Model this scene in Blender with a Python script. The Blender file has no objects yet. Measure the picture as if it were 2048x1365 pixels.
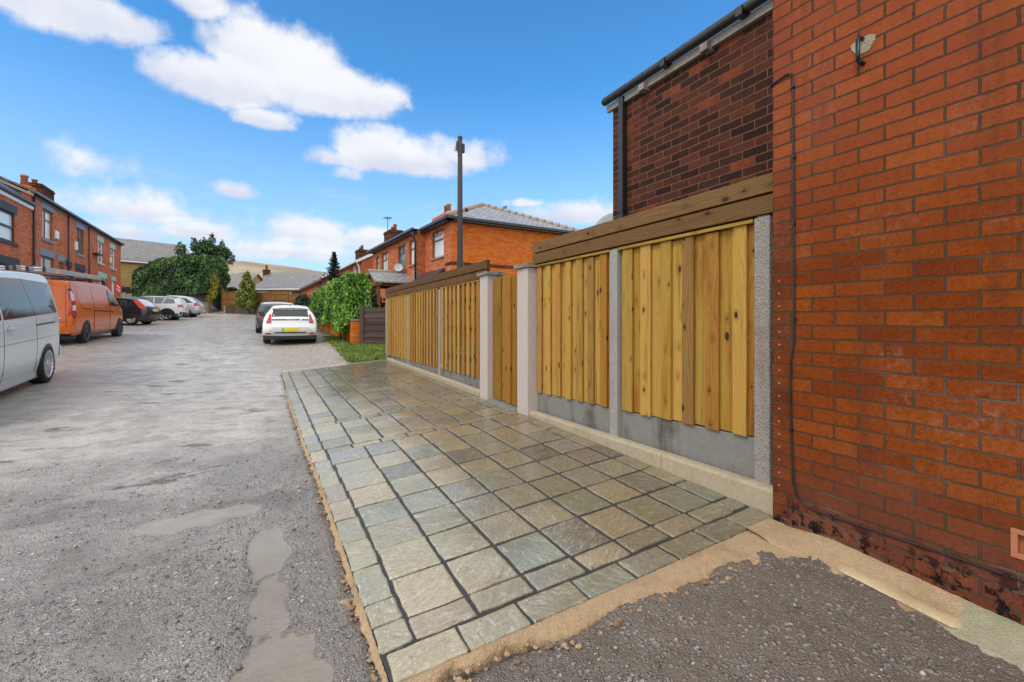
import bpy, bmesh, math, random
import numpy as np
from mathutils import Vector, Matrix
rnd = random.Random(11); rng = np.random.default_rng(5)
S = bpy.context.scene; C = S.collection
R = math.radians
# ------------------------------------------------------------------ camera
F = 910.2; TH = math.atan(471/F); s_, c_ = math.sin(TH), math.cos(TH); CZ = 1.174; HY = 641
cam = bpy.data.objects.new('camera', bpy.data.cameras.new('camera')); C.objects.link(cam)
cam.data.sensor_width = 36; cam.data.lens = 16.0; cam.data.shift_y = -0.02026
cam.data.clip_start = .05; cam.data.clip_end = 6000
cam.location = (0, 0, CZ); cam.rotation_euler = (R(90), 0, -TH); S.camera = cam
S.view_settings.view_transform = 'Standard'; S.view_settings.look = 'None'
S.view_settings.exposure = 0.0; S.view_settings.gamma = 1
# survey helpers: a point of the photo -> the real plane it lies on
def atF(px, py, fw):
    r = (px-1024)/F*fw; return Vector((fw*s_+r*c_, fw*c_-r*s_, CZ-(py-HY)/F*fw))
def onplane(px, py, P, n):
    u, v = (px-1024)/F, (py-HY)/F
    d = Vector((s_+u*c_, c_-u*s_, -v)); o = Vector((0, 0, CZ)); n = Vector(n)
    return o+d*((Vector(P)-o).dot(n)/d.dot(n))
# ------------------------------------------------------------------ node helper
class NT:
    def __init__(s, t): s.t = t
    def n(s, typ, ins=None, **at):
        nd = s.t.nodes.new(typ)
        for k, v in at.items(): setattr(nd, k, v)
        for k, v in (ins or {}).items():
            if isinstance(v, bpy.types.NodeSocket): s.t.links.new(v, nd.inputs[k])
            else:
                sk = nd.inputs[k]
                if sk.type == 'RGBA' and len(v) == 3: v = (*v, 1)
                sk.default_value = v
        return nd
    def m(s, op, a, b=0.0, c=0.0, clamp=False):
        return s.n('ShaderNodeMath', {0: a, 1: b, 2: c}, operation=op, use_clamp=clamp).outputs[0]
    def mix(s, f, a, b, mode='MIX'):
        return s.n('ShaderNodeMixRGB', {0: f, 1: a, 2: b}, blend_type=mode).outputs[0]
    def noise(s, vec, scale, detail=4, rough=.55, dist=0, out=0):
        return s.n('ShaderNodeTexNoise', {'Vector': vec, 'Scale': scale, 'Detail': detail, 'Roughness': rough, 'Distortion': dist}).outputs[out]
    def ramp(s, f, stops, interp='LINEAR'):
        nd = s.n('ShaderNodeValToRGB', {0: f}); cr = nd.color_ramp; cr.interpolation = interp
        while len(cr.elements) < len(stops): cr.elements.new(.5)
        for e, (p, col) in zip(cr.elements, stops):
            e.position = p; e.color = (*col, 1) if not isinstance(col, float) else (col, col, col, 1)
        return nd.outputs[0]
    def step(s, x, a, b):
        return s.n('ShaderNodeMapRange', {0: x, 1: a, 2: b, 3: 0.0, 4: 1.0}, interpolation_type='SMOOTHSTEP').outputs[0]
    def attr(s, name): return s.n('ShaderNodeAttribute', attribute_name=name).outputs['Fac']
    def scale(s, v, xyz, loc=(0, 0, 0)):
        return s.n('ShaderNodeMapping', {'Vector': v, 'Scale': xyz, 'Location': loc}).outputs[0]
# ------------------------------------------------------------------ sky
SUN_EL, SUN_AZ = 45, 245           # azimuth clockwise from +Y: soft light from behind and to the left of the camera
W = bpy.data.worlds.new('World'); S.world = W; W.use_nodes = True
wt = NT(W.node_tree); W.node_tree.nodes.clear()
def build_sky():
    t = wt
    out = t.n('ShaderNodeOutputWorld')
    sky = t.n('ShaderNodeTexSky', sky_type='NISHITA', sun_disc=False, sun_elevation=R(SUN_EL), sun_rotation=R(SUN_AZ),
              air_density=1.0, dust_density=.3, ozone_density=2.0).outputs[0]
    D = t.n('ShaderNodeTexCoord').outputs['Generated']
    sep = t.n('ShaderNodeSeparateXYZ', {0: D}); x, y, z = sep.outputs
    az = t.m('ARCTAN2', x, y); el = t.m('ARCSINE', z)
    sky = t.mix(1.0, sky, SKY_TINT, 'MULTIPLY')
    lift = t.step(el, .5, .0)
    sky = t.mix(t.m('MULTIPLY', lift, .62), sky, (6.4, 7.8, 9.5))
    warp = t.noise(D, 5.0, 6, .6); warp2 = t.noise(D, 16.0, 5, .6); soft = t.noise(D, 2.6, 4, .55)
    flat = t.n('ShaderNodeCombineXYZ', {0: t.m('MULTIPLY', az, 2.2), 1: t.m('MULTIPLY', el, 7.0), 2: 0.0}).outputs[0]
    streak = t.noise(flat, 3.2, 6, .6)
    dens = None; low = None
    for (px, py, rx, ry, k) in CLOUDS:
        d = atF(px, py, 1)-Vector((0, 0, CZ)); d.normalize()
        a0, e0 = math.atan2(d.x, d.y), math.asin(d.z)
        sc = 1/F/(1+((px-1024)/F)**2+((py-HY)/F)**2)**.5
        u = t.m('MULTIPLY', t.m('SUBTRACT', az, a0), 1/(rx*sc)); v = t.m('MULTIPLY', t.m('SUBTRACT', el, e0), 1/(ry*sc))
        flatb = t.m('ADD', v, t.m('MULTIPLY', t.m('MINIMUM', v, 0.0), .9))
        r = t.m('SQRT', t.m('ADD', t.m('MULTIPLY', u, u), t.m('MULTIPLY', flatb, flatb)))
        b = t.m('MULTIPLY', t.m('SUBTRACT', 1.0, r), k)
        dens = b if dens is None else t.m('MAXIMUM', dens, b)
        lo = t.m('SUBTRACT', t.m('MULTIPLY', b, .6), v) if low is None else None
        low = t.m('MULTIPLY', v, t.step(b, -.2, .2)) if low is None else t.m('MAXIMUM', low, t.m('MULTIPLY', v, t.step(b, -.2, .2)))
    n = t.m('ADD', t.m('MULTIPLY', t.m('SUBTRACT', warp, .5), 2.1), t.m('MULTIPLY', t.m('SUBTRACT', warp2, .5), 1.0))
    warp3 = t.noise(D, 48.0, 3, .6)
    d1 = t.step(t.m('ADD', t.m('ADD', dens, n), t.m('MULTIPLY', t.m('SUBTRACT', warp3, .5), .35)), -.2, .5)
    # thin low bank of cloud near the horizon
    bank = t.m('MULTIPLY', t.step(t.m('ADD', streak, t.m('MULTIPLY', t.step(el, .22, .02), .2)), .48, .8), t.step(el, .33, .12))
    # unseen parts of the sky: overcast overhead and behind the photographer
    back = t.m('MAXIMUM', t.step(el, .66, .86), t.step(t.m('ADD', t.m('MULTIPLY', x, s_), t.m('MULTIPLY', y, c_)), .42, .22))
    back = t.m('MULTIPLY', back, .93)
    bright = t.m('ADD', t.m('MULTIPLY', t.step(t.m('ADD', low, t.m('MULTIPLY', n, .8)), -.7, .8), .8), t.m('MULTIPLY', t.step(soft, .3, .65), .25))
    cc = t.mix(bright, (5.7, 6.3, 8.1), (9.7, 9.8, 10.1))
    col = t.mix(t.m('MULTIPLY', bank, .8), sky, (7.3, 8.1, 9.6))
    col = t.mix(t.m('MULTIPLY', d1, .97), col, cc)
    col = t.mix(back, col, t.mix(soft, (14.5, 14.6, 15.0), (17.5, 17.2, 16.8)))
    bg = t.n('ShaderNodeBackground', {0: col, 1: .1})
    W.node_tree.links.new(bg.outputs[0], out.inputs[0])
SKY_TINT = (.80, 1.85, 2.45)
CLOUDS = [(60, 0, 230, 90, 1.1), (210, 40, 120, 62, 1.1), (290, 60, 60, 40, .9), (400, 15, 75, 45, .75), (500, 115, 105, 85, 1.2), (425, 175, 135, 70, 1.2), (345, 150, 70, 60, 1.0), (565, 160, 135, 85, 1.25), (660, 200, 140, 58, 1.2), (755, 205, 62, 36, 1.0),
          (525, 243, 60, 28, 1.0), (740, 305, 85, 52, 1.1), (810, 330, 160, 46, 1.1), (930, 318, 90, 46, .75), (660, 318, 60, 26, .6), (690, 350, 36, 18, .6),
          (470, 384, 48, 24, .75), (1110, 435, 110, 34, .8), (1050, 408, 50, 12, .85), (750, 484, 70, 30, .9), (395, 468, 75, 30, .9), (290, 428, 120, 40, .6), (610, 472, 90, 34, .55), (160, 325, 40, 26, .2), (560, 505, 130, 24, .5), (270, 470, 80, 26, .6)]
build_sky()
sun = bpy.data.objects.new('sun', bpy.data.lights.new('sun', 'SUN')); C.objects.link(sun)
sun.data.energy = 1.3; sun.data.angle = R(16); sun.data.color = (1, .95, .88)
az = R(SUN_AZ); sd = Vector((math.sin(az)*math.cos(R(SUN_EL)), math.cos(az)*math.cos(R(SUN_EL)), math.sin(R(SUN_EL))))
sun.rotation_euler = sd.to_track_quat('Z', 'Y').to_euler(); sun.location = (-6, -8, 14)
# ------------------------------------------------------------------ materials
def newmat(name):
    m = bpy.data.materials.new(name); m.use_nodes = True; nt = m.node_tree; nt.nodes.clear()
    t = NT(nt); out = t.n('ShaderNodeOutputMaterial'); b = t.n('ShaderNodeBsdfPrincipled')
    nt.links.new(b.outputs[0], out.inputs[0]); t.b = b
    def setp(**k):
        for key, v in k.items():
            key = {'col': 'Base Color', 'rough': 'Roughness', 'metal': 'Metallic', 'spec': 'Specular IOR Level', 'nrm': 'Normal', 'coat': 'Coat Weight', 'crough': 'Coat Roughness'}[key]
            if isinstance(v, bpy.types.NodeSocket): nt.links.new(v, b.inputs[key])
            else:
                if key == 'Base Color' and len(v) == 3: v = (*v, 1)
                b.inputs[key].default_value = v
    t.set = setp
    t.obj = lambda: t.n('ShaderNodeTexCoord').outputs['Object']
    t.pos = lambda: t.n('ShaderNodeNewGeometry').outputs['Position']
    t.uv = lambda: t.n('ShaderNodeUVMap', uv_map='UVMap').outputs[0]
    t.bump = lambda h, d=.01, st=1.0: t.n('ShaderNodeBump', {'Height': h, 'Distance': d, 'Strength': st}).outputs[0]
    return m, t
def simple(name, col, rough=.5, metal=0, var=.18, scale=6, coat=0, bump=0, spec=.5):
    m, t = newmat(name); p = t.obj()
    n = t.noise(p, scale, 5, .6)
    c = t.mix(t.m('MULTIPLY', n, 1.0), tuple(x*(1-var) for x in col), tuple(min(1, x*(1+var)) for x in col))
    t.set(col=c, rough=t.m('ADD', rough-.06, t.m('MULTIPLY', n, .12)), metal=metal, coat=coat, spec=spec)
    if bump: t.set(nrm=t.bump(t.noise(p, scale*14, 3, .6), bump))
    return m
def brick(name, stops, mortar, msize=.011, uvoff=(0, 0), rough=.7, bump=.007, soot=0.0, bright=1.0, wear=False, spec=.15):
    m, t = newmat(name); uv = t.scale(t.uv(), (1, 1, 1), (uvoff[0], uvoff[1], 0)); P = t.obj()
    wob = t.n('ShaderNodeVectorMath', {0: t.noise(uv, 22, 3, .6, out=1), 1: (.5, .5, .5)}, operation='SUBTRACT').outputs[0]
    wob2 = t.n('ShaderNodeVectorMath', {0: t.noise(uv, 1.3, 2, .5, out=1), 1: (.5, .5, .5)}, operation='SUBTRACT').outputs[0]
    uvw = t.n('ShaderNodeVectorMath', {0: wob, 1: (.011, .011, 0), 2: uv}, operation='MULTIPLY_ADD').outputs[0]
    uvw = t.n('ShaderNodeVectorMath', {0: wob2, 1: (.012, .012, 0), 2: uvw}, operation='MULTIPLY_ADD').outputs[0]
    br = t.n('ShaderNodeTexBrick', {'Vector': uvw, 'Color1': (0, 0, 0), 'Color2': (1, 1, 1), 'Mortar': (.5, .5, .5), 'Scale': 1.0, 'Mortar Size': msize,
             'Mortar Smooth': .25, 'Bias': 0.0, 'Brick Width': .225, 'Row Height': .075}, offset=.5, offset_frequency=2)
    rv = br.outputs[0]; mf = br.outputs[1]
    big = t.noise(P, .9, 5, .6); mid = t.noise(P, 9, 5, .65); fine = t.noise(P, 90, 3, .6); gr = t.noise(P, 260, 2, .5)
    f = t.m('ADD', t.m('MULTIPLY', rv, .5 if wear else .8), t.m('ADD', t.m('MULTIPLY', t.m('SUBTRACT', big, .5), .7), .28 if wear else .1))
    c = t.ramp(f, stops)
    c = t.mix(t.m('MULTIPLY', t.step(mid, .48, .72), .34), c, tuple(x*.42 for x in stops[1][1]))
    c = t.mix(.75, c, t.ramp(fine, [(.28, .42), (.5, .9), (.72, 1.0)]), 'MULTIPLY'); c = t.mix(t.m('MULTIPLY', t.step(t.noise(P, 45, 4, .7), .52, .64), .45), c, tuple(x*.35 for x in stops[1][1]))
    c = t.mix(t.m('MULTIPLY', t.step(gr, .6, .75), .25), c, tuple(min(1, x*1.9+.03) for x in stops[-1][1]))
    mc = t.mix(fine, tuple(x*.55 for x in mortar), tuple(x*1.25 for x in mortar))
    if wear:
        Z = t.n('ShaderNodeSeparateXYZ', {0: t.pos()}).outputs[2]; Y = t.n('ShaderNodeSeparateXYZ', {0: t.pos()}).outputs[1]
        # old tar and dirt on the lowest courses, lime bloom, dark damp patch by the corner
        lowm = t.m('MULTIPLY', t.step(t.m('ADD', Z, t.m('MULTIPLY', big, .12)), .3, .1), t.step(t.noise(P, 14, 5, .7), .5, .58))
        damp_and_sheen = t.m('MULTIPLY', t.step(t.m('ADD', Z, t.m('MULTIPLY', mid, .5)), .95, .35), t.step(big, .3, .6))
        c = t.mix(t.m('MULTIPLY', damp_and_sheen, .62), c, (.085, .04, .034))
        edge = t.m('MULTIPLY', t.step(Y, 1.53, 1.6), t.step(t.noise(P, 3, 3), .35, .6))
        c = t.mix(t.m('MULTIPLY', edge, .55), c, (.07, .022, .014))
        bl = t.m('MULTIPLY', t.step(t.noise(P, 2.1, 4, .6), .5, .7), t.step(t.noise(P, 30, 4, .7), .42, .7))
        c = t.mix(t.m('MULTIPLY', bl, .26), c, (.42, .3, .26))
        up = t.step(Z, 1.3, 2.6); c = t.mix(t.m('MULTIPLY', up, .42), c, (.37, .098, .052))
        strk = t.noise(t.scale(P, (7, 7, .7)), 1.0, 4, .6)
        c = t.mix(t.m('MULTIPLY', t.step(strk, .5, .8), .55), c, (.10, .032, .02))
        wht = t.m('MULTIPLY', t.step(t.noise(P, 1.7, 3), .5, .66), t.step(Z, 1.15, .7))
        mc = t.mix(t.m('MULTIPLY', wht, .22), mc, (.42, .37, .31)); mc = t.mix(t.step(t.noise(P, 2.3, 3), .5, .7), mc, (.10, .075, .055))
    c = t.mix(mf, c, mc)
    if wear:
        zf = t.m('MULTIPLY', t.m('SUBTRACT', t.m('FRACT', t.m('DIVIDE', t.m('ADD', Z, -.019), .075)), .5), .075); dy = t.m('SUBTRACT', Y, 1.652)
        rr = t.m('SQRT', t.m('ADD', t.m('MULTIPLY', dy, dy), t.m('MULTIPLY', zf, zf)))
        c = t.mix(t.m('MULTIPLY', t.step(rr, .0062, .0045), t.m('MULTIPLY', t.step(Z, .18, .2), t.step(Z, 1.42, 1.40))), c, (.30, .24, .2))
    if wear: c = t.mix(lowm, c, (.012, .010, .010))
    if soot: c = t.mix(t.m('MULTIPLY', t.step(big, .3, .7), soot), c, (.02, .016, .016))
    h = t.m('ADD', t.m('MULTIPLY', t.m('SUBTRACT', 1.0, mf), 1.0), t.m('ADD', t.m('MULTIPLY', fine, .35), t.m('MULTIPLY', mid, .3)))
    t.set(col=c, rough=t.m('ADD', rough-.1, t.m('MULTIPLY', mid, .2)), spec=spec, nrm=t.bump(h, bump, .9))
    return m
def wood(name, lo, hi, green, knots=True, rough=.6, dark=.35):
    # grain along the UV v axis; every board has its own tint value that shifts the pattern
    m, t = newmat(name); uv = t.uv(); ti = t.attr('tint')
    off = t.n('ShaderNodeCombineXYZ', {0: t.m('MULTIPLY', ti, 37.3), 1: t.m('MULTIPLY', ti, 91.7), 2: 0.0}).outputs[0]
    p = t.n('ShaderNodeVectorMath', {0: uv, 1: off}, operation='ADD').outputs[0]
    vo = t.n('ShaderNodeTexVoronoi', {'Vector': t.scale(p, (8.5, 4.6, 1)), 'Scale': 1.0, 'Randomness': 1.0}, voronoi_dimensions='2D')
    kd = vo.outputs['Distance']; kn = t.step(kd, .26, .0)
    warp = t.m('MULTIPLY', kn, .55)
    ringc = t.n('ShaderNodeSeparateXYZ', {0: p})
    ux = t.m('ADD', ringc.outputs[0], t.m('MULTIPLY', t.m('SUBTRACT', t.noise(t.scale(p, (4, .55, 1)), 1.0, 3, .5), .5), .35))
    wv = t.m('SINE', t.m('MULTIPLY', t.m('ADD', ux, t.m('MULTIPLY', warp, .08)), 330.0))
    fib = t.noise(t.scale(p, (160, 4, 1)), 1.0, 4, .65); bl = t.noise(t.scale(p, (9, 1.2, 1)), 1.0, 4, .6)
    g = t.m('ADD', t.m('MULTIPLY', t.m('ADD', wv, 1.0), .27), t.m('MULTIPLY', fib, .5))
    c = t.mix(g, tuple(x*.5 for x in hi), hi)
    tv = t.m('FRACT', t.m('MULTIPLY', ti, 7.31)); c = t.mix(1.0, c, t.ramp(t.m('FRACT', t.m('MULTIPLY', ti, 23.9)), [(0, .45), (.35, .8), (1, 1.0)]), 'MULTIPLY')
    c = t.mix(t.m('MULTIPLY', t.step(tv, .45, 1.0), .85), c, t.mix(g, tuple(x*.6 for x in lo), lo))
    c = t.mix(t.m('MULTIPLY', t.step(t.m('ADD', bl, t.m('MULTIPLY', t.m('FRACT', t.m('MULTIPLY', ti, 13.7)), .3)), .55, .85), .65), c, green)
    if knots:
        rc = t.n('ShaderNodeSeparateColor', {0: vo.outputs['Color']}).outputs; pick = t.step(rc[0], .58, .6)
        ks = t.m('ADD', .04, t.m('MULTIPLY', t.m('MULTIPLY', rc[1], rc[1]), .13))
        k2 = t.m('MULTIPLY', t.step(t.m('ADD', kd, t.m('MULTIPLY', t.noise(t.scale(p, (40, 20, 1)), 1.0, 2), .06)), t.m('ADD', ks, .03), t.m('SUBTRACT', ks, .02)), pick)
        halo = t.m('MULTIPLY', t.step(kd, .3, .08), pick)
        c = t.mix(t.m('MULTIPLY', halo, .4), c, tuple(x*.45 for x in lo)); c = t.mix(t.m('MULTIPLY', k2, .95), c, (.035, .018, .010))
    st = t.noise(t.scale(p, (22, .9, 1)), 1.0, 3, .6)
    c = t.mix(t.m('MULTIPLY', t.step(st, .55, .8), dark), c, tuple(x*.25 for x in lo))
    t.set(col=c, rough=t.m('ADD', rough-.12, t.m('MULTIPLY', fib, .25)), spec=.18, nrm=t.bump(t.m('ADD', t.m('MULTIPLY', wv, .25), fib), .0022, .8))
    return m
def slate(name, a, b, roww=.28, rowh=.2, gap=(.02, .02, .022), rough=.38, bump=.012):
    m, t = newmat(name); uv = t.uv(); P = t.obj()
    br = t.n('ShaderNodeTexBrick', {'Vector': uv, 'Color1': a, 'Color2': b, 'Mortar': gap, 'Scale': 1.0, 'Mortar Size': .012, 'Mortar Smooth': .3,
             'Bias': 0.0, 'Brick Width': roww, 'Row Height': rowh}, offset=.5, offset_frequency=2)
    n = t.noise(P, 3, 5, .6); n2 = t.noise(P, 40, 3)
    c = t.mix(t.m('MULTIPLY', t.step(n, .45, .75), .5), br.outputs[0], tuple(x*.5 for x in a)); c = t.mix(.4, c, t.ramp(n2, [(.3, .5), (.7, 1.0)]), 'MULTIPLY')
    row = t.m('FRACT', t.m('DIVIDE', t.n('ShaderNodeSeparateXYZ', {0: uv}).outputs[1], rowh))
    h = t.m('SUBTRACT', t.m('MULTIPLY', t.m('SUBTRACT', 1.0, row), .8), br.outputs[1])
    t.set(col=c, rough=rough, nrm=t.bump(h, bump, .9)); return m
def paint(name, col, rough=.28, metal=0, rain=True, coat=.4):
    m, t = newmat(name); P = t.obj(); n = t.noise(P, 2.2, 4, .6); d = t.noise(P, 55, 2, .5)
    Z = t.n('ShaderNodeSeparateXYZ', {0: P}).outputs[2]
    dirt = t.m('MULTIPLY', t.step(t.m('ADD', Z, t.m('MULTIPLY', n, .3)), .75, .25), .45)
    c = t.mix(t.m('MULTIPLY', n, .3), col, tuple(x*.78 for x in col)); c = t.mix(dirt, c, (.10, .085, .07))
    t.set(col=c, rough=t.m('ADD', rough, t.m('MULTIPLY', dirt, .5)), metal=metal, coat=coat, crough=.06, spec=.4 if coat < .3 else .5, nrm=t.bump(t.step(d, .58, .72), .0012, .35 if rain else 0))
    return m
def glass(name, col=(.012, .014, .016), rough=.04): return simple(name, col, rough+.06, var=.1, spec=.8)
def foliage(name, dark, mid, light, rough=.5, spec=.4):
    m, t = newmat(name); ti = t.attr('tint'); n = t.noise(t.obj(), 1.7, 3, .55)
    f = t.m('ADD', t.m('MULTIPLY', ti, .7), t.m('MULTIPLY', t.m('SUBTRACT', n, .35), .6))
    c = t.ramp(f, [(.1, dark), (.5, mid), (.9, light)])
    t.set(col=c, rough=rough, spec=spec); t.b.inputs['Transmission Weight'].default_value = 0
    return m
M = {}
M['brick'] = brick('wall_brick', [(.0, (.115, .024, .007)), (.3, (.20, .042, .009)), (.65, (.27, .062, .010)), (1.0, (.36, .095, .016))], (.082, .052, .033), .0056, (1.69, -.019), wear=True, rough=.72, bump=.008, spec=.03)
M['dark_brick'] = brick('sooty_brick', [(.0, (.016, .010, .008)), (.35, (.048, .021, .014)), (.62, (.09, .031, .018)), (.82, (.12, .038, .02)), (1.0, (.36, .08, .024))], (.19, .075, .042), .0068, bump=.008, rough=.8)
M['orange_brick'] = brick('orange_brick', [(.0, (.55, .115, .014)), (.4, (.70, .165, .020)), (.75, (.77, .20, .027)), (1.0, (.80, .25, .045))], (.34, .12, .045), .006)
M['red_brick'] = brick('red_brick', [(.0, (.42, .088, .032)), (.4, (.60, .155, .055)), (.75, (.68, .21, .085)), (1.0, (.72, .28, .13))], (.44, .2, .12), .007)
M['yellow_brick'] = brick('yellow_brick', [(.0, (.36, .21, .07)), (.4, (.50, .31, .10)), (.75, (.58, .37, .13)), (1.0, (.64, .44, .19))], (.4, .3, .18), .008)
M['tan_brick'] = brick('tan_brick', [(.0, (.42, .20, .08)), (.5, (.56, .29, .12)), (1.0, (.64, .36, .17))], (.45, .3, .18), .008)
M['black_brick'] = brick('dark_base_brick', [(.0, (.02, .017, .017)), (.5, (.05, .04, .04)), (1.0, (.09, .07, .06))], (.07, .06, .055), .009)
M['fence_wood'] = wood('treated_softwood', (.38, .15, .016), (.70, .37, .10), (.40, .27, .045), dark=.95)
M['rail_wood'] = wood('weathered_rail', (.15, .068, .018), (.25, .135, .048), (.16, .09, .03), dark=.75)
M['gate_wood'] = wood('gate_softwood', (.30, .12, .014), (.46, .215, .040), (.28, .16, .02), dark=.8)
M['brown_fence'] = wood('brown_fence_wood', (.085, .058, .046), (.14, .10, .08), (.06, .045, .035), knots=False, dark=.5)
M['orange_fence'] = wood('stained_fence_wood', (.26, .115, .03), (.36, .175, .05), (.2, .1, .03), knots=False)
M['sleeper'] = wood('old_sleeper_wood', (.12, .08, .055), (.19, .135, .095), (.08, .06, .04), knots=False)
M['porch_wood'] = wood('porch_oak', (.22, .085, .025), (.34, .155, .05), (.2, .1, .03), knots=False)
M['slate'] = slate('slate_roof', (.12, .12, .13), (.22, .22, .23))
M['wet_slate'] = slate('wet_slate_roof', (.26, .26, .26), (.40, .40, .395), rough=.42)
M['dark_slate'] = slate('dark_slate_roof', (.04, .038, .045), (.075, .07, .08))
M['tile'] = slate('grey_roof_tile', (.20, .185, .17), (.27, .25, .235), .3, .28, (.03, .028, .026), bump=.03)
M['ridge'] = simple('ridge_tile', (.34, .27, .22), .6)
M['black'] = simple('black_plastic', (.012, .012, .014), .35)
M['gutter'] = simple('black_gutter', (.02, .021, .024), .3)
M['rubber'] = simple('tyre_rubber', (.014, .014, .014), .8)
M['white'] = simple('white_paint', (.74, .74, .73), .4, var=.06)
M['white_upvc'] = simple('white_upvc', (.78, .78, .77), .3, var=.05)
M['brown_frame'] = simple('brown_frame', (.17, .085, .04), .4)
M['black_frame'] = simple('black_frame', (.016, .016, .018), .4)
M['grey_stone'] = simple('grey_painted_stone', (.20, .225, .27), .6, bump=.003)
M['black_stone'] = simple('black_painted_stone', (.03, .03, .034), .55, bump=.003)
M['mint_stone'] = simple('mint_painted_stone', (.36, .55, .44), .6, bump=.003)
M['glass'] = glass('window_glass'); M['car_glass'] = glass('car_glass', (.010, .012, .013))
M['pane_pale'] = simple('pale_pane', (.66, .68, .70), .12, var=.12, scale=1.2, spec=.8)  # pale glossy pane: house windows with blinds, and pale car rear windows
M['pane_mid'] = simple('mid_grey_pane', (.12, .14, .15), .08, var=.5, scale=1.1, spec=.8)  # mid grey mottled pane
M['terracotta'] = simple('terracotta', (.40, .145, .07), .7)
M['chrome'] = simple('bright_alloy', (.62, .63, .65), .25, metal=.85, var=.08)
M['dark_alloy'] = simple('dark_alloy', (.06, .065, .07), .3, metal=.6)
M['alu'] = simple('ladder_aluminium', (.55, .56, .58), .35, metal=.7)
M['yellow'] = simple('yellow_plastic', (.75, .48, .02), .4)
M['plate'] = simple('yellow_plate', (.62, .50, .03), .4, var=.12, scale=9)
M['green_flash'] = simple('green_plate_flash', (.05, .4, .12), .4)
M['red_lamp'] = simple('red_lamp', (.42, .012, .012), .12, spec=.8)
M['orange_lamp'] = simple('orange_red_lamp', (.70, .07, .02), .12, spec=.8)
M['clear_lamp'] = simple('clear_lamp', (.62, .58, .58), .12, spec=.8)
M['red_sign'] = simple('red_sign_board', (.72, .025, .04), .4, var=.05)
M['cable'] = simple('black_cable', (.012, .011, .012), .45)
M['creosote'] = simple('creosoted_pole', (.035, .03, .03), .7, bump=.004, scale=9)
M['dish'] = simple('grey_dish', (.42, .45, .46), .4)
M['bird'] = simple('bird_feathers', (.10, .08, .075), .8)
M['lead'] = simple('lead_flashing', (.30, .33, .37), .5)
def concrete(name, col, sc=1.0, grit=.4, stain=.3, bump=.004, rough=.75, stains=(.09, .07, .05)):
    m, t = newmat(name); P = t.obj(); a = t.noise(P, 2.5*sc, 5, .6); b = t.noise(P, 30*sc, 4, .65); g = t.noise(P, 170*sc, 2, .5)
    c = t.mix(b, tuple(x*.72 for x in col), tuple(min(1, x*1.2) for x in col))
    c = t.mix(t.m('MULTIPLY', t.step(g, .52, .68), grit), c, tuple(x*.5 for x in col)); c = t.mix(t.m('MULTIPLY', t.step(g, .45, .3), grit*.7), c, tuple(min(1, x*1.6) for x in col))
    run = t.noise(t.scale(P, (5, 5, .6)), 1.2, 4, .65)
    c = t.mix(t.m('MULTIPLY', t.step(t.m('ADD', t.m('MULTIPLY', a, .5), t.m('MULTIPLY', run, .5)), .48, .66), stain), c, stains)
    t.set(col=c, rough=rough, spec=.35, nrm=t.bump(t.m('ADD', t.m('MULTIPLY', b, .6), g), bump)); return m
M['post_con'] = concrete('concrete_post', (.34, .325, .295), grit=.6, stain=.25, bump=.006)
M['rough_con'] = concrete('rough_concrete_post', (.33, .30, .265), .6, grit=.6, stain=.6, bump=.014, stains=(.22, .10, .06))
M['gravel_board'] = concrete('concrete_board', (.225, .215, .195), grit=.45, stain=.85, stains=(.05, .04, .028))
M['kerb'] = concrete('kerb_concrete', (.42, .345, .235), grit=.3, stain=.35, stains=(.19, .15, .09))
M['render'] = concrete('pillar_render', (.54, .47, .42), 1.5, grit=.25, stain=.08, bump=.005)
M['cap'] = concrete('stone_cap', (.27, .265, .25), grit=.4, stain=.3, bump=.01)
M['mortar'] = concrete('sand_mortar', (.44, .31, .18), .9, grit=.34, stain=.75, bump=.008, rough=.75, stains=(.27, .165, .08))
M['cream'] = concrete('cream_channel', (.52, .40, .235), grit=.16, stain=.6, bump=.004, rough=.55, stains=(.33, .22, .10))
M['old_con'] = concrete('old_concrete', (.36, .32, .22), .8, grit=.35, stain=.5, bump=.007, stains=(.22, .22, .10))
M['panel_con'] = concrete('concrete_panel', (.22, .19, .14), grit=.3, stain=.6, stains=(.08, .065, .04))
def fmat():
    M['conifer'] = foliage('conifer_foliage', (.015, .036, .012), (.05, .11, .032), (.135, .225, .055))
    M['clipped'] = foliage('clipped_conifer_foliage', (.017, .042, .013), (.055, .125, .033), (.16, .27, .06))
    M['dark_leaf'] = foliage('dark_leaf', (.008, .02, .012), (.022, .045, .026), (.05, .085, .045))
    M['golden'] = foliage('golden_foliage', (.06, .085, .012), (.16, .21, .025), (.31, .36, .05))
    M['yellow_leaf'] = foliage('yellow_leaf', (.12, .12, .02), (.34, .31, .03), (.55, .48, .06))
    M['laurel'] = foliage('laurel_leaf', (.03, .09, .008), (.13, .30, .022), (.36, .56, .085), rough=.32, spec=.5)
    M['grass'] = foliage('grass_blade', (.05, .07, .015), (.13, .19, .03), (.24, .29, .06))
    M['twig'] = simple('bark', (.07, .05, .035), .8)
    M['bare'] = simple('bare_twig', (.20, .14, .11), .8)
fmat()
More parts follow.
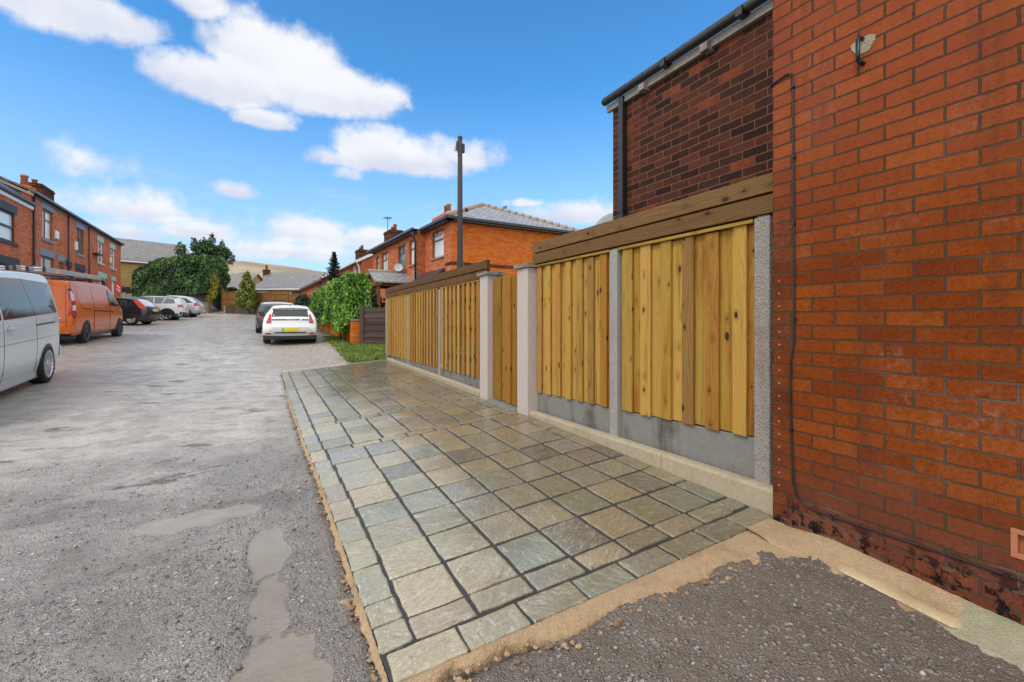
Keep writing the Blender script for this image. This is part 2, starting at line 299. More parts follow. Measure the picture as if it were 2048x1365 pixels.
# ------------------------------------------------------------------ mesh helper
class MB:
    def __init__(s): s.v = []; s.f = []; s.mi = []; s.ti = []; s.sm = []
    def add(s, vs, fs, m=0, t=None, sm=False):
        o = len(s.v); s.v.extend([tuple(p) for p in vs]); t = rnd.random() if t is None else t
        for f in fs: s.f.append([o+i for i in f]); s.mi.append(m); s.ti.append(t); s.sm.append(sm)
    def poly(s, pts, m=0, t=None): s.add(pts, [list(range(len(pts)))], m, t)
    def box(s, x0, x1, y0, y1, z0, z1, m=0, t=None, mat=None, top=None):
        vs = [Vector(p) for p in ((x0, y0, z0), (x1, y0, z0), (x1, y1, z0), (x0, y1, z0), (x0, y0, z1), (x1, y0, z1), (x1, y1, z1), (x0, y1, z1))]
        if top:  # per-end heights along y: (bottom0,bottom1,top0,top1)
            for i, zz in zip((0, 1, 3, 2, 4, 5, 7, 6), (top[0], top[0], top[1], top[1], top[2], top[2], top[3], top[3])): vs[i].z = zz
        if mat: vs = [mat @ p for p in vs]
        s.add(vs, [(0, 3, 2, 1), (4, 5, 6, 7), (0, 1, 5, 4), (1, 2, 6, 5), (2, 3, 7, 6), (3, 0, 4, 7)], m, t)
    def beam(s, a, b, w, h, m=0, t=None):
        a, b = Vector(a), Vector(b); d = b-a; q = d.to_track_quat('Y', 'Z').to_matrix().to_4x4(); q.translation = a
        s.box(-w/2, w/2, 0, d.length, -h/2, h/2, m, t, q)
    def tube(s, pts, r, n=8, m=0, caps=True, t=None):
        pts = [Vector(p) for p in pts]; rs = r if isinstance(r, (list, tuple)) else [r]*len(pts); vs = []; fs = []
        for i, p in enumerate(pts):
            d = (pts[min(i+1, len(pts)-1)]-pts[max(i-1, 0)]).normalized()
            u = d.cross(Vector((0, 0, 1)) if abs(d.z) < .95 else Vector((1, 0, 0))).normalized(); w = d.cross(u)
            for k in range(n):
                a = 2*math.pi*k/n; vs.append(p+(u*math.cos(a)+w*math.sin(a))*rs[i])
        for i in range(len(pts)-1):
            for k in range(n): fs.append((i*n+k, i*n+(k+1) % n, (i+1)*n+(k+1) % n, (i+1)*n+k))
        if caps: fs += [list(range(n))[::-1], [(len(pts)-1)*n+k for k in range(n)]]
        s.add(vs, fs, m, t, True)
    def lathe(s, prof, n=24, m=0, mat=None, t=None):
        vs = []; fs = []
        for r, z in prof:
            for k in range(n):
                a = 2*math.pi*k/n; p = Vector((r*math.cos(a), r*math.sin(a), z)); vs.append(mat @ p if mat else p)
        for i in range(len(prof)-1):
            for k in range(n): fs.append((i*n+k, i*n+(k+1) % n, (i+1)*n+(k+1) % n, (i+1)*n+k))
        s.add(vs, fs, m, t, True)
    def prism(s, prof, a0, a1, axis='y', m=0, t=None):
        # closed profile (list of 2D) swept between a0 and a1 along an axis: 'y' -> prof=(x,z), 'x' -> prof=(y,z)
        n = len(prof); P = (lambda q, a: (q[0], a, q[1])) if axis == 'y' else (lambda q, a: (a, q[0], q[1]))
        vs = [P(q, a0) for q in prof]+[P(q, a1) for q in prof]
        fs = [(i, (i+1) % n, n+(i+1) % n, n+i) for i in range(n)]+[list(range(n))[::-1], list(range(n, 2*n))]
        s.add(vs, fs, m, t)
    def wall(s, o, u, w, h, holes=(), depth=.1, m=0, rm=None, inward=None):
        # rectangle from o along u (w) and z (h), with real openings (u0,u1,z0,z1) and reveals going inward
        o, u = Vector(o), Vector(u).normalized(); inw = Vector(inward)
        us = sorted({0, w, *[a for q in holes for a in q[:2]]}); zs = sorted({0, h, *[a for q in holes for a in q[2:]]})
        us = [a for a in us if 0 <= a <= w]; zs = [a for a in zs if 0 <= a <= h]
        P = lambda a, z, d=0: o+u*a+Vector((0, 0, z))+inw*d
        for i in range(len(us)-1):
            for j in range(len(zs)-1):
                ca, cz = (us[i]+us[i+1])/2, (zs[j]+zs[j+1])/2
                if any(q[0] < ca < q[1] and q[2] < cz < q[3] for q in holes): continue
                s.poly([P(us[i], zs[j]), P(us[i+1], zs[j]), P(us[i+1], zs[j+1]), P(us[i], zs[j+1])], m)
        for a, b, z0, z1 in holes:
            for (p, q) in (((a, z0), (b, z0)), ((b, z0), (b, z1)), ((b, z1), (a, z1)), ((a, z1), (a, z0))):
                s.poly([P(*p), P(*q), P(*q, depth), P(*p, depth)], m)
    def build(s, name, mats, parent=None, loc=None, bevel=0, smooth=False, fix=False, seg=2):
        me = bpy.data.meshes.new(name)
        L = Vector(loc) if loc is not None else Vector((0, 0, 0))
        me.from_pydata([(x-L.x, y-L.y, z-L.z) for x, y, z in s.v], [], s.f)
        mats = mats if isinstance(mats, (list, tuple)) else [mats]
        for q in mats: me.materials.append(q)
        n = len(me.polygons)
        me.polygons.foreach_set('material_index', s.mi); me.polygons.foreach_set('use_smooth', [True]*n if smooth else s.sm)
        at = me.attributes.new('tint', 'FLOAT', 'FACE'); at.data.foreach_set('value', s.ti)
        if fix:
            bm = bmesh.new(); bm.from_mesh(me); bmesh.ops.remove_doubles(bm, verts=bm.verts, dist=1e-4); bmesh.ops.recalc_face_normals(bm, faces=bm.faces); bm.to_mesh(me); bm.free()
        me.update(); boxuv(me)
        o = bpy.data.objects.new(name, me); C.objects.link(o)
        if parent: o.parent = parent
        elif loc is not None: o.location = L
        if bevel:
            b = o.modifiers.new('bevel', 'BEVEL'); b.width = bevel; b.segments = seg; b.limit_method = 'ANGLE'; b.angle_limit = R(40)
        return o
def boxuv(me):
    n = len(me.loops); vi = np.empty(n, np.int32); me.loops.foreach_get('vertex_index', vi)
    co = np.empty(len(me.vertices)*3); me.vertices.foreach_get('co', co); co = co.reshape(-1, 3)[vi]
    nf = len(me.polygons); nr = np.empty(nf*3); me.polygons.foreach_get('normal', nr); nr = nr.reshape(-1, 3)
    tot = np.empty(nf, np.int32); me.polygons.foreach_get('loop_total', tot); N = np.repeat(nr, tot, axis=0)
    flat = np.abs(N[:, 2]) > .93; h = np.hypot(N[:, 0], N[:, 1])+1e-9
    tx, ty = -N[:, 1]/h, N[:, 0]/h
    u = np.where(flat, co[:, 0], co[:, 0]*tx+co[:, 1]*ty)
    # v runs up the face (slope distance on roofs)
    v = np.where(flat, co[:, 1], np.where(np.abs(N[:, 2]) > .1, co[:, 2]/np.maximum(h, .1), co[:, 2]))
    uv = me.uv_layers.new(name='UVMap'); uv.data.foreach_set('uv', np.stack([u, v], 1).ravel())
def tag(o, label, cat, group=None):
    o['label'] = label; o['category'] = cat
    if group: o['group'] = group
    return o
def struct(o, kind='structure'): o['kind'] = kind; return o
def thing(name, label, cat, loc=(0, 0, 0), rz=0, group=None, rx=0):
    o = bpy.data.objects.new(name, None); C.objects.link(o); o.location = loc; o.rotation_euler = (rx, 0, rz); o.empty_display_size = .3
    return tag(o, label, cat, group)
def copy_tree(o, parent=None):
    c = o.copy(); C.objects.link(c); c.parent = parent
    for ch in o.children: copy_tree(ch, c)
    return c
# ------------------------------------------------------------------ ground
def pl(x, pts): return float(np.interp(x, [p[0] for p in pts], [p[1] for p in pts]))
LP = [(-30, -.9), (0, -.2), (5, -.2), (8, -.14), (11.5, .02), (19.5, .44), (24, .58), (27, .69), (33, 1.0), (53, 1.96), (60, 2.25), (120, 4), (700, 30)]
MP = [(-30, -.9), (.5, -.25), (1.7, -.185), (6, -.185), (9, -.165), (12.6, -.105), (15, .09), (18, .30), (19.5, .40), (24, .58), (27, .69), (33, 1.0), (53, 1.96), (60, 2.25), (120, 4), (700, 30)]
EP = [(-30, -.8), (-2, -.2), (.5, -.075), (1.7, 0), (3, .025), (4.7, .05), (6, .05), (9, .065), (12.6, .085), (15, .22), (18, .4), (19.5, .45), (24, .6), (27, .71), (33, 1.02), (53, 1.96), (60, 2.25), (120, 4), (700, 30)]
def arr(p): return np.array([q[0] for q in p]), np.array([q[1] for q in p])
def hgt(X, Y):
    l, m, e = (np.interp(Y, *arr(p)) for p in (LP, MP, EP))
    X = np.asarray(X, float)
    a = np.clip((X+3.5)/3.8, 0, 1); a = a*a*(3-2*a); b = np.clip((X-.35)/2.35, 0, 1)
    return np.where(X < .35, l+(m-l)*a, m+(e-m)*b)
def pav(X, Y):
    X = np.asarray(X, float); zl = np.interp(Y, [.5, 1.7, 6, 9, 12.6, 14], [-.24, -.17, -.17, -.15, -.09, 0]); e = np.interp(Y, *arr(EP))
    return zl+(e-zl)*(X-.35)/2.35
_perm = rng.random((512, 512))
def vnoise(X, Y, sc, seed=0):
    x, y = X*sc+seed*17.3, Y*sc+seed*9.1; xi, yi = np.floor(x).astype(int), np.floor(y).astype(int); fx, fy = x-xi, y-yi
    fx, fy = fx*fx*(3-2*fx), fy*fy*(3-2*fy); g = lambda i, j: _perm[i % 512, j % 512]
    return (g(xi, yi)*(1-fx)+g(xi+1, yi)*fx)*(1-fy)+(g(xi, yi+1)*(1-fx)+g(xi+1, yi+1)*fx)*fy
def fbm(X, Y, sc, o=4, seed=0): return sum(vnoise(X, Y, sc*2**k, seed+k)*.5**k for k in range(o))/sum(.5**k for k in range(o))
def sstep(x, a, b): t = np.clip((x-a)/(b-a), 0, 1); return t*t*(3-2*t)
def left_edge(Y): return np.interp(Y, [1.7, 2.9, 4.2, 5.4, 8, 9.4, 12.6], [.372, .35, .325, .277, .203, .172, .098])
PUD = [(0.03, 1.9, .2, .42, 1.2), (-.03, 2.45, .15, .45, 1.1), (-.06, 3.0, .12, .4, 1.0), (.0, 1.45, .25, .3, 1.1), (-.45, 3.75, .38, .22, 1.1), (-.55, 2.6, .5, .35, .4), (-.75, 3.4, .6, .45, .85), (-.35, 3.9, .55, .4, .8), (-1.6, 3.3, .6, .6, .55), (-2.2, 4.4, 1.0, .7, .6), (-.6, 5.2, .9, .5, .5),
       (-1.2, 6.6, 1.2, .8, .6), (-.4, 7.8, .6, .7, .6), (-1.6, 9.5, 1.2, 1.0, .75), (-.6, 11, 1.0, 1.2, .8), (-1.8, 13.5, 1.4, 1.6, .8), (-2.6, 17, 1.3, 2.5, .8), (-1.6, 20, .9, 3, .7), (-3, 24, 1.3, 4, .7), (-2, 30, 1.5, 5, .6)]
def wetness(X, Y):
    n = fbm(X, Y, 2.2, 5, 3)-.5+(fbm(X, Y*.6, 9, 3, 8)-.5)*.7; out = 0
    for part, cap in ((PUD[:5], 1.0), (PUD[5:], .5)):
        d = np.full(np.shape(X), -.5)
        for (x, y, rx, ry, k) in part: d = np.maximum(d, (1-np.hypot((X-x)/rx, (Y-y)/ry))*k)
        out = np.maximum(out, cap*sstep(d+n*1.1, .0, .34))
    return out*sstep(Y, 40, 20)
def build_ground():
    def axis(segs):
        out = []
        for a, b, st in segs: out += list(np.arange(a, b, st))
        return np.array(out+[segs[-1][1]])
    xs = axis([(-500, -40, 40), (-40, -9, 1.5), (-9, -4, .18), (-4, -1.6, .035), (-1.6, 2.9, .022), (2.9, 6, .2), (6, 40, 3), (40, 500, 40)])
    ys = axis([(-60, 0, 6), (0, .5, .1), (.5, 4.2, .022), (4.2, 8, .05), (8, 16, .12), (16, 40, .35), (40, 80, 3), (80, 700, 40)])
    X, Y = np.meshgrid(xs, ys); Z = hgt(X, Y)
    wet = wetness(X, Y)*(X < .33)*(X > -9)
    rough = sstep(Y, 30, 8)
    und = (fbm(X, Y, 1.1, 4, 1)-.5)*.07*sstep(X, .3, -.2)*sstep(np.abs(Y), 60, 20)
    fine = ((fbm(X, Y, 14, 3, 2)-.5)*.016+(vnoise(X, Y, 38, 4)-.5)*.009)*sstep(Y, 9, 5)*(np.abs(X) < 4.2)
    Z = Z+und*(1-.6*wet)+fine*(1-.8*wet)-.006*wet
    under = (X > left_edge(Y)+.0)*(X < 2.85)*(Y > 1.72)*(Y < 12.7)
    strip = ((X > left_edge(Y)-.05)*(X < 2.85)*(Y > 1.62)*(Y < 12.7)).astype(float)
    Z = np.where(under > 0, pav(X, Y)-.09, Z-.02*strip)
    front = (X > .3)*(Y < 1.72); Z = np.where(front, Z-.012+(fbm(X, Y, 5, 3, 6)-.5)*.02, Z)
    Z = np.where((X > 2.9), np.minimum(Z, hgt(X, Y)-.03), Z)
    brown = np.clip(front*.9+sstep(X, -.25, .3)*(X < .36)*(Y < 9)*.35, 0, 1)
    grav = sstep(Y, 12.3, 13.2)*sstep(X+(fbm(X, Y, 1.2, 3, 5)-.5)*2.0, -1.2, .4)*sstep(Y, 34, 26)
    grav = np.maximum(grav, sstep(Y, 22, 30)*sstep(X+(fbm(X, Y, .5, 3, 5)-.5)*4, -3, -5.5))
    turf = sstep(X+(fbm(X, Y, 1.7, 3, 9)-.5)*.9, 1.55, 1.95)*(Y > 12.75)*(Y < 40); turf = np.maximum(turf, ((X > 3)*(Y > 1)).astype(float)); turf = np.maximum(turf, (Y > 62).astype(float))
    turf = np.maximum(turf, sstep(X, -10, -12))
    me = bpy.data.meshes.new('ground'); nx, ny = len(xs), len(ys)
    me.from_pydata(np.stack([X.ravel(), Y.ravel(), Z.ravel()], 1).tolist(), [], [(j*nx+i, j*nx+i+1, (j+1)*nx+i+1, (j+1)*nx+i) for j in range(ny-1) for i in range(nx-1)])
    me.polygons.foreach_set('use_smooth', [True]*len(me.polygons))
    for nm, a in (('wet', wet), ('brown', brown), ('gravel', grav), ('turf', turf)):
        at = me.attributes.new(nm, 'FLOAT', 'POINT'); at.data.foreach_set('value', a.ravel().astype(np.float32))
    m, t = newmat('wet_lane_surface'); P = t.pos()
    wet_, br_, gv_, tf_ = (t.attr(q) for q in ('wet', 'brown', 'gravel', 'turf'))
    def stones(sc):
        v = t.n('ShaderNodeTexVoronoi', {'Vector': P, 'Scale': sc, 'Randomness': 1.0}); r = t.n('ShaderNodeSeparateColor', {0: v.outputs['Color']}).outputs
        return v.outputs['Distance'], r
    d1, r1 = stones(95); d2, r2 = stones(38)
    n1 = t.noise(P, 1.1, 5, .6); n2 = t.noise(P, 9, 5, .65); n3 = t.noise(P, 120, 3, .6); n4 = t.noise(P, 3.2, 4, .6)
    pal = [(.0, (.085, .078, .07)), (.3, (.19, .172, .155)), (.6, (.29, .262, .235)), (.82, (.39, .355, .32)), (.95, (.52, .48, .44)), (1.0, (.36, .20, .09))]
    pal = [(p, tuple(q*.98 for q in cc_)) for p, cc_ in pal]; s1 = t.ramp(r1[0], pal); s2 = t.ramp(r2[1], pal)
    fines = t.mix(n3, (.12, .105, .092), (.28, .25, .22))
    c = t.mix(t.step(d1, .55, .3), fines, s1)
    big = t.m('MULTIPLY', t.step(r2[2], .62, .64), t.step(d2, .5, .36)); c = t.mix(big, c, s2)
    c = t.mix(t.m('MULTIPLY', t.step(n2, .5, .72), .35), c, (.09, .078, .068))
    c = t.mix(t.m('MULTIPLY', t.step(n4, .55, .75), .5), c, t.mix(n3, (.20, .16, .13), (.34, .28, .235)))
    earth = t.mix(n2, t.mix(n3, (.03, .025, .02), (.145, .115, .085)), t.mix(n3, (.05, .04, .03), (.27, .222, .17)))
    stn = t.m('MULTIPLY', t.step(d1, .46, .26), t.step(r1[2], .40, .45)); stn = t.m('MULTIPLY', t.m('MAXIMUM', stn, big), .62)
    eb = t.mix(stn, earth, s1); c = t.mix(br_, c, eb)
    c = t.mix(gv_, c, t.mix(t.m('MULTIPLY', t.step(n4, .4, .65), .7), t.ramp(r2[0], [(0, (.13, .12, .11)), (.5, (.31, .285, .26)), (1, (.52, .48, .44))]), t.ramp(r2[0], [(0, (.2, .15, .1)), (.6, (.42, .33, .22)), (1, (.6, .5, .36))])))
    mud = t.mix(n4, (.185, .15, .105), (.28, .238, .175))
    Yc = t.n('ShaderNodeSeparateXYZ', {0: P}).outputs[1]
    rust = t.m('MULTIPLY', t.m('MULTIPLY', t.step(t.noise(t.scale(P, (.5, 1.6, 1)), 1.3, 4, .7), .6, .68), t.step(Yc, 4.5, 6.0)), t.step(gv_, .5, .1))
    c = t.mix(t.m('MULTIPLY', rust, .55), c, (.19, .095, .055))
    w2 = t.step(t.m('ADD', t.m('ADD', wet_, t.m('MULTIPLY', t.m('SUBTRACT', t.noise(P, 28, 4, .7), .5), .9)), t.m('MULTIPLY', t.m('SUBTRACT', n2, .5), 1.0)), .2, .85)
    dk = t.m('MULTIPLY', t.m('MULTIPLY', t.step(t.noise(t.scale(P, (.8, 1.7, 1)), 1.6, 6, .72), .585, .63), t.step(Yc, 2.8, 5.0)), t.m('SUBTRACT', 1.0, gv_))
    dk2 = t.m('MULTIPLY', t.m('MULTIPLY', t.step(t.noise(t.scale(P, (.7, 1.2, 1)), 7, 5, .7), .62, .67), t.step(Yc, 2.0, 6.0)), t.m('SUBTRACT', 1.0, gv_))
    Xc = t.n('ShaderNodeSeparateXYZ', {0: P}).outputs[0]
    lf = t.m('MULTIPLY', t.step(t.m('ADD', Xc, t.m('MULTIPLY', t.m('SUBTRACT', n1, .5), 2.6)), -2.1, -3.6), t.step(Yc, 26, 14))
    dk = t.m('MAXIMUM', dk, t.m('MAXIMUM', t.m('MULTIPLY', dk2, .7), t.m('MULTIPLY', lf, .62))); dk_r = dk
    c = t.mix(t.m('MULTIPLY', dk, .8), c, t.mix(n2, (.045, .038, .033), (.15, .118, .09)))
    rim = t.m('MULTIPLY', t.m('MULTIPLY', w2, t.m('SUBTRACT', 1.0, w2)), 2.6, clamp=True)
    c = t.mix(t.m('MULTIPLY', w2, .9), c, mud); c = t.mix(t.m('MULTIPLY', rim, .7), c, (.06, .05, .042))
    film_sheen = t.m('MULTIPLY', t.m('MAXIMUM', t.step(n1, .36, .62), t.step(Yc, 3.5, 7.0)), t.m('SUBTRACT', 1.0, t.m('MAXIMUM', gv_, br_)))
    c = t.mix(t.m('MULTIPLY', t.m('MULTIPLY', t.m('MULTIPLY', t.m('ADD', .22, t.m('MULTIPLY', t.step(Yc, 2.6, 6.5), .78)), t.m('SUBTRACT', 1.0, t.m('MULTIPLY', dk_r, .92))), film_sheen), t.m('ADD', .55, t.m('MULTIPLY', t.step(n4, .66, .4), .45))), c, t.mix(n2, (.47, .43, .375), (.68, .63, .565)))  # white sky reflection on the wet lane is painted in as pale colour
    c = t.mix(t.m('MULTIPLY', tf_, .92), c, t.mix(n2, (.05, .05, .018), (.11, .125, .035)))
    ro = t.m('SUBTRACT', .44, t.m('MULTIPLY', film_sheen, .26)); ro = t.m('ADD', ro, t.m('MULTIPLY', t.m('MAXIMUM', gv_, tf_), .25)); ro = t.m('ADD', ro, t.m('MULTIPLY', t.step(Yc, 3.5, 7.0), t.m('SUBTRACT', t.m('MULTIPLY', dk_r, .25), .09)))
    ro = t.mix(w2, ro, (.15, .15, .15)); 
    hh = t.m('ADD', t.m('MULTIPLY', t.step(d1, .6, .1), .5), t.m('ADD', t.m('MULTIPLY', big, .9), t.m('ADD', t.m('MULTIPLY', n3, .35), t.m('MULTIPLY', n2, t.m('ADD', .8, t.m('MULTIPLY', t.step(Yc, 3.0, 6.0), 1.2))))))
    rip = t.noise(t.scale(P, (5, 16, 1)), 3.2, 3, .6, .8)
    bmp = t.n('ShaderNodeBump', {'Height': t.mix(w2, hh, t.m('MULTIPLY', rip, .9)), 'Distance': .009, 'Strength': t.m('SUBTRACT', 1.0, t.m('MULTIPLY', w2, .3))}).outputs[0]
    t.set(col=c, rough=ro, spec=.6, nrm=bmp)
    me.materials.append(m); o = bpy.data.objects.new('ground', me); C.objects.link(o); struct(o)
build_ground()
# distant moor
def build_hill():
    xs = np.linspace(-1500, 900, 140); ys = np.linspace(520, 1900, 50); X, Y = np.meshgrid(xs, ys)
    prof = np.interp(X, [-1500, -700, -480, -330, -200, -60, 120, 400, 900], [70, 80, 90, 98, 106, 113, 97, 80, 72])
    Z = -5+prof*sstep(Y, 480, 1000)*(1+(fbm(X, Y, .004, 4, 2)-.5)*.16)+(fbm(X, Y, .02, 3, 5)-.5)*3
    nx = len(xs); mb = MB(); mb.add(np.stack([X.ravel(), Y.ravel(), Z.ravel()], 1).tolist(), [(j*nx+i, j*nx+i+1, (j+1)*nx+i+1, (j+1)*nx+i) for j in range(len(ys)-1) for i in range(nx-1)], sm=True)
    m, t = newmat('moor_grass'); P = t.pos()
    c = t.mix(t.step(t.noise(P, .012, 5, .65), .35, .65), (.26, .205, .14), (.38, .31, .225)); c = t.mix(t.m('MULTIPLY', t.step(t.noise(P, .03, 4, .6), .55, .7), .4), c, (.20, .19, .12))
    t.set(col=c, rough=.95, spec=.1); struct(mb.build('hill', m))
build_hill()
# ------------------------------------------------------------------ paving, edging, kerbs
FX = 2.74
def rock_slab(mb, x0, x1, y0, y1, m=0):
    # a riven sandstone sett: subdivided top with uneven edges and a rounded arris
    t = rnd.random(); nx, ny = max(2, int((x1-x0)/.07)), max(2, int((y1-y0)/.07)); dz = rnd.uniform(-.003, .003); tx, ty = rnd.uniform(-.009, .009), rnd.uniform(-.009, .009)
    top = {}; vs = []; sd = rnd.random()*50; cx, cy = (x0+x1)/2, (y0+y1)/2
    gx = [x0, x0+.005, x0+.013]+[x0+.013+(x1-x0-.026)*i/nx for i in range(1, nx)]+[x1-.013, x1-.005, x1]
    gy = [y0, y0+.005, y0+.013]+[y0+.013+(y1-y0-.026)*i/ny for i in range(1, ny)]+[y1-.013, y1-.005, y1]
    for j, y in enumerate(gy):
        for i, x in enumerate(gx):
            ex = i in (0, len(gx)-1); ey = j in (0, len(gy)-1)
            xx = x+(rnd.uniform(-.0045, .0045) if ex or i in (1, len(gx)-2) else 0); yy = y+(rnd.uniform(-.0045, .0045) if ey or j in (1, len(gy)-2) else 0)
            if ex and ey: xx += .004*(1 if i == 0 else -1); yy += .004*(1 if j == 0 else -1)
            z = float(pav(x, y))+dz+tx*(x-cx)+ty*(y-cy)-(.007 if (ex or ey) else rnd.uniform(0, .0016))
            vs.append((xx, yy, z))
    n = len(gx); fs = [(j*n+i, j*n+i+1, (j+1)*n+i+1, (j+1)*n+i) for j in range(len(gy)-1) for i in range(n-1)]
    o = len(vs); ring = [i for i in range(n)]+[j*n+n-1 for j in range(1, len(gy))]+[(len(gy)-1)*n+i for i in range(n-2, -1, -1)]+[j*n for j in range(len(gy)-2, 0, -1)]
    vs += [(vs[i][0], vs[i][1], vs[i][2]-.045) for i in ring]
    fs += [(ring[k], o+k, o+(k+1) % len(ring), ring[(k+1) % len(ring)]) for k in range(len(ring))]
    mb.add(vs, fs, m, t, True)
inner = lambda Y: float(np.interp(Y, [2, 3, 4.5, 5.4, 6.4, 7.9, 12.6], [.515, .506, .465, .428, .406, .375, .262]))
def build_paving():
    mb = MB(); g = .010
    cols = [.52, .805, 1.103, 1.403, 1.695, 1.985, 2.262, 2.53]
    def row(y0, y1, cs, jit=.006):
        cs = [inner((y0+y1)/2)]+list(cs[1:])
        for a, b in zip(cs[:-1], cs[1:]): rock_slab(mb, a+g+rnd.uniform(-jit, jit)*.4, b-g+rnd.uniform(-jit, jit)*.4, y0+g*.9+rnd.uniform(-jit, jit), y1-g*.9+rnd.uniform(-jit, jit))
    rows = [2.03, 2.365, 2.70, 3.035, 3.375, 3.745, 4.10, 4.49, 4.91]
    row(1.865, 2.03, cols); row(2.03, 2.03, cols) if 0 else None
    for a, b in zip(rows[:-1], rows[1:]): row(a, b, cols)
    for a, b in zip([1.88]+rows[:-1], [2.03]+rows[1:]): rock_slab(mb, 2.535, 2.66, a+g, b-g)
    rx = [.385, .69, .98, 1.28, 1.57, 1.86, 2.14, 2.41, 2.66]
    for a, b in zip(rx[:-1], rx[1:]): rock_slab(mb, a+g*.6, b-g*.6, 1.695, 1.855)
    yb = [1.87, 2.04, 2.22, 2.56, 2.894, 3.245, 3.591, 3.948, 4.317, 4.698, 5.071, 5.42, 5.767, 6.15, 6.537, 6.907, 7.305, 7.64, 7.98, 8.32, 8.68, 9.05, 9.5, 9.9, 10.35, 10.8, 11.25, 11.7, 12.15, 12.6]
    for a, b in zip(yb[:-1], yb[1:]):
        le = float(left_edge((a+b)/2)); rock_slab(mb, le+.004, inner((a+b)/2)-.008, a+.006, b-.006)
    def band(y0, y1, x0):
        x = x0
        while x < 2.6:
            w = rnd.uniform(.24, .33); b = min(x+w, 2.655)
            if b-x > .05: rock_slab(mb, x+.008, b-.008, y0+.008, y1-.008)
            x += w
    band(4.915, 5.065, .455); band(6.19, 6.335, .412)
    off = [.45, .73, 1.04, 1.345, 1.64, 1.94, 2.23, 2.50, 2.655]
    for a, b in ((5.07, 5.44), (5.44, 5.80), (5.80, 6.185)): row(a, b, off)
    yf = [6.34, 6.7, 7.05, 7.42, 7.8, 8.17, 8.55, 8.95, 9.35, 9.8, 10.25, 10.7, 11.15, 11.65, 12.1, 12.6]
    for a, b in zip(yf[:-1], yf[1:]):
        sh = float(left_edge((a+b)/2)); cs = [inner((a+b)/2)+.302*i for i in range(8)]; cs = [q for q in cs if q < 2.42]+[2.53, 2.66]
        row(a, b, cs)
    m, t = newmat('riven_sandstone'); P = t.pos(); ti = t.attr('tint')
    off_ = t.n('ShaderNodeCombineXYZ', {0: t.m('MULTIPLY', ti, 57.0), 1: t.m('MULTIPLY', ti, 23.0), 2: t.m('MULTIPLY', ti, 11.0)}).outputs[0]
    Q = t.n('ShaderNodeVectorMath', {0: P, 1: off_}, operation='ADD').outputs[0]
    n1 = t.noise(Q, 4, 5, .6, .3); n2 = t.noise(Q, 55, 4, .65); n3 = t.noise(Q, 210, 2, .5)
    f1 = t.m('FRACT', t.m('MULTIPLY', ti, 9.7))
    base = t.ramp(f1, [(0, (.23, .23, .175)), (.18, (.34, .30, .21)), (.36, (.43, .35, .22)), (.5, (.25, .27, .21)), (.64, (.47, .37, .235)), (.78, (.24, .19, .14)), (.9, (.38, .345, .275)), (1, (.17, .145, .11))])
    c = t.mix(t.m('MULTIPLY', n1, .55), base, t.mix(f1, (.33, .26, .16), (.21, .215, .19)))
    c = t.mix(.5, c, t.ramp(n2, [(.3, .55), (.7, 1.15)]), 'MULTIPLY')
    # riven ridges: stretched wavy noise whose direction differs from sett to sett
    ang = t.n('ShaderNodeVectorRotate', {'Vector': Q, 'Angle': t.m('MULTIPLY', f1, 9.0)}, rotation_type='Z_AXIS').outputs[0]
    rv = t.noise(t.scale(ang, (5, 21, 5)), 1.0, 4, .55, .9)
    crest = t.step(t.m('ABSOLUTE', t.m('SUBTRACT', rv, .5)), .022, .0)
    fineg = t.noise(Q, 140, 3, .6); c = t.mix(.45, c, t.ramp(fineg, [(.3, .6), (.7, 1.1)]), 'MULTIPLY'); c = t.mix(t.m('MULTIPLY', crest, .42), c, (.60, .57, .50)); dkl = t.step(t.m('ABSOLUTE', t.m('SUBTRACT', t.noise(t.scale(ang, (3, 14, 3)), 1.3, 5, .6, 1.2), .47)), .012, .0); c = t.mix(t.m('MULTIPLY', dkl, .6), c, (.07, .055, .035)); c = t.mix(t.m('MULTIPLY', t.step(t.noise(Q, 9, 3), .62, .8), .35), c, (.12, .10, .06))
    Ys = t.n('ShaderNodeSeparateXYZ', {0: P}).outputs
    silt = t.m('MULTIPLY', t.step(t.m('ADD', t.noise(P, 1.3, 4, .6), t.m('MULTIPLY', t.step(Ys[1], 5.5, 12.0), .25)), .55, .72), t.step(Ys[1], 5.5, 7.5))
    c = t.mix(t.m('MULTIPLY', silt, .55), c, t.mix(n2, (.14, .125, .06), (.24, .19, .13)))
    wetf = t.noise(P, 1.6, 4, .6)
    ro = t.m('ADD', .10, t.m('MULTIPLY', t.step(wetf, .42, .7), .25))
    damp_and_sheen = t.m('MAXIMUM', t.step(t.m('ADD', Ys[0], t.m('MULTIPLY', t.m('SUBTRACT', wetf, .5), 2.2)), .7, 1.7), t.m('MULTIPLY', t.step(t.m('ADD', Ys[1], t.m('MULTIPLY', wetf, 3.0)), 8.0, 10.0), t.step(Ys[0], .35, .9)))
    c = t.mix(1.0, c, t.mix(damp_and_sheen, (1.20, 1.26, 1.31), (.72, .69, .62)), 'MULTIPLY'); ro = t.m('SUBTRACT', t.m('ADD', ro, .1), t.m('MULTIPLY', damp_and_sheen, .13))  # sky sheen painted as a paler left side, slabs darkened toward the fence
    h = t.m('ADD', t.m('MULTIPLY', rv, 1.0), t.m('ADD', t.m('MULTIPLY', n2, .12), t.m('MULTIPLY', crest, .2)))
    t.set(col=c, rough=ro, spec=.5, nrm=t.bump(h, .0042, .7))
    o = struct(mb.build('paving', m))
    # dark grout bed between the setts
    gb = MB(); xs = np.linspace(0, 1, 30); ys = np.concatenate([np.arange(1.70, 6, .05), np.arange(6, 12.65, .2)])
    vs = []; 
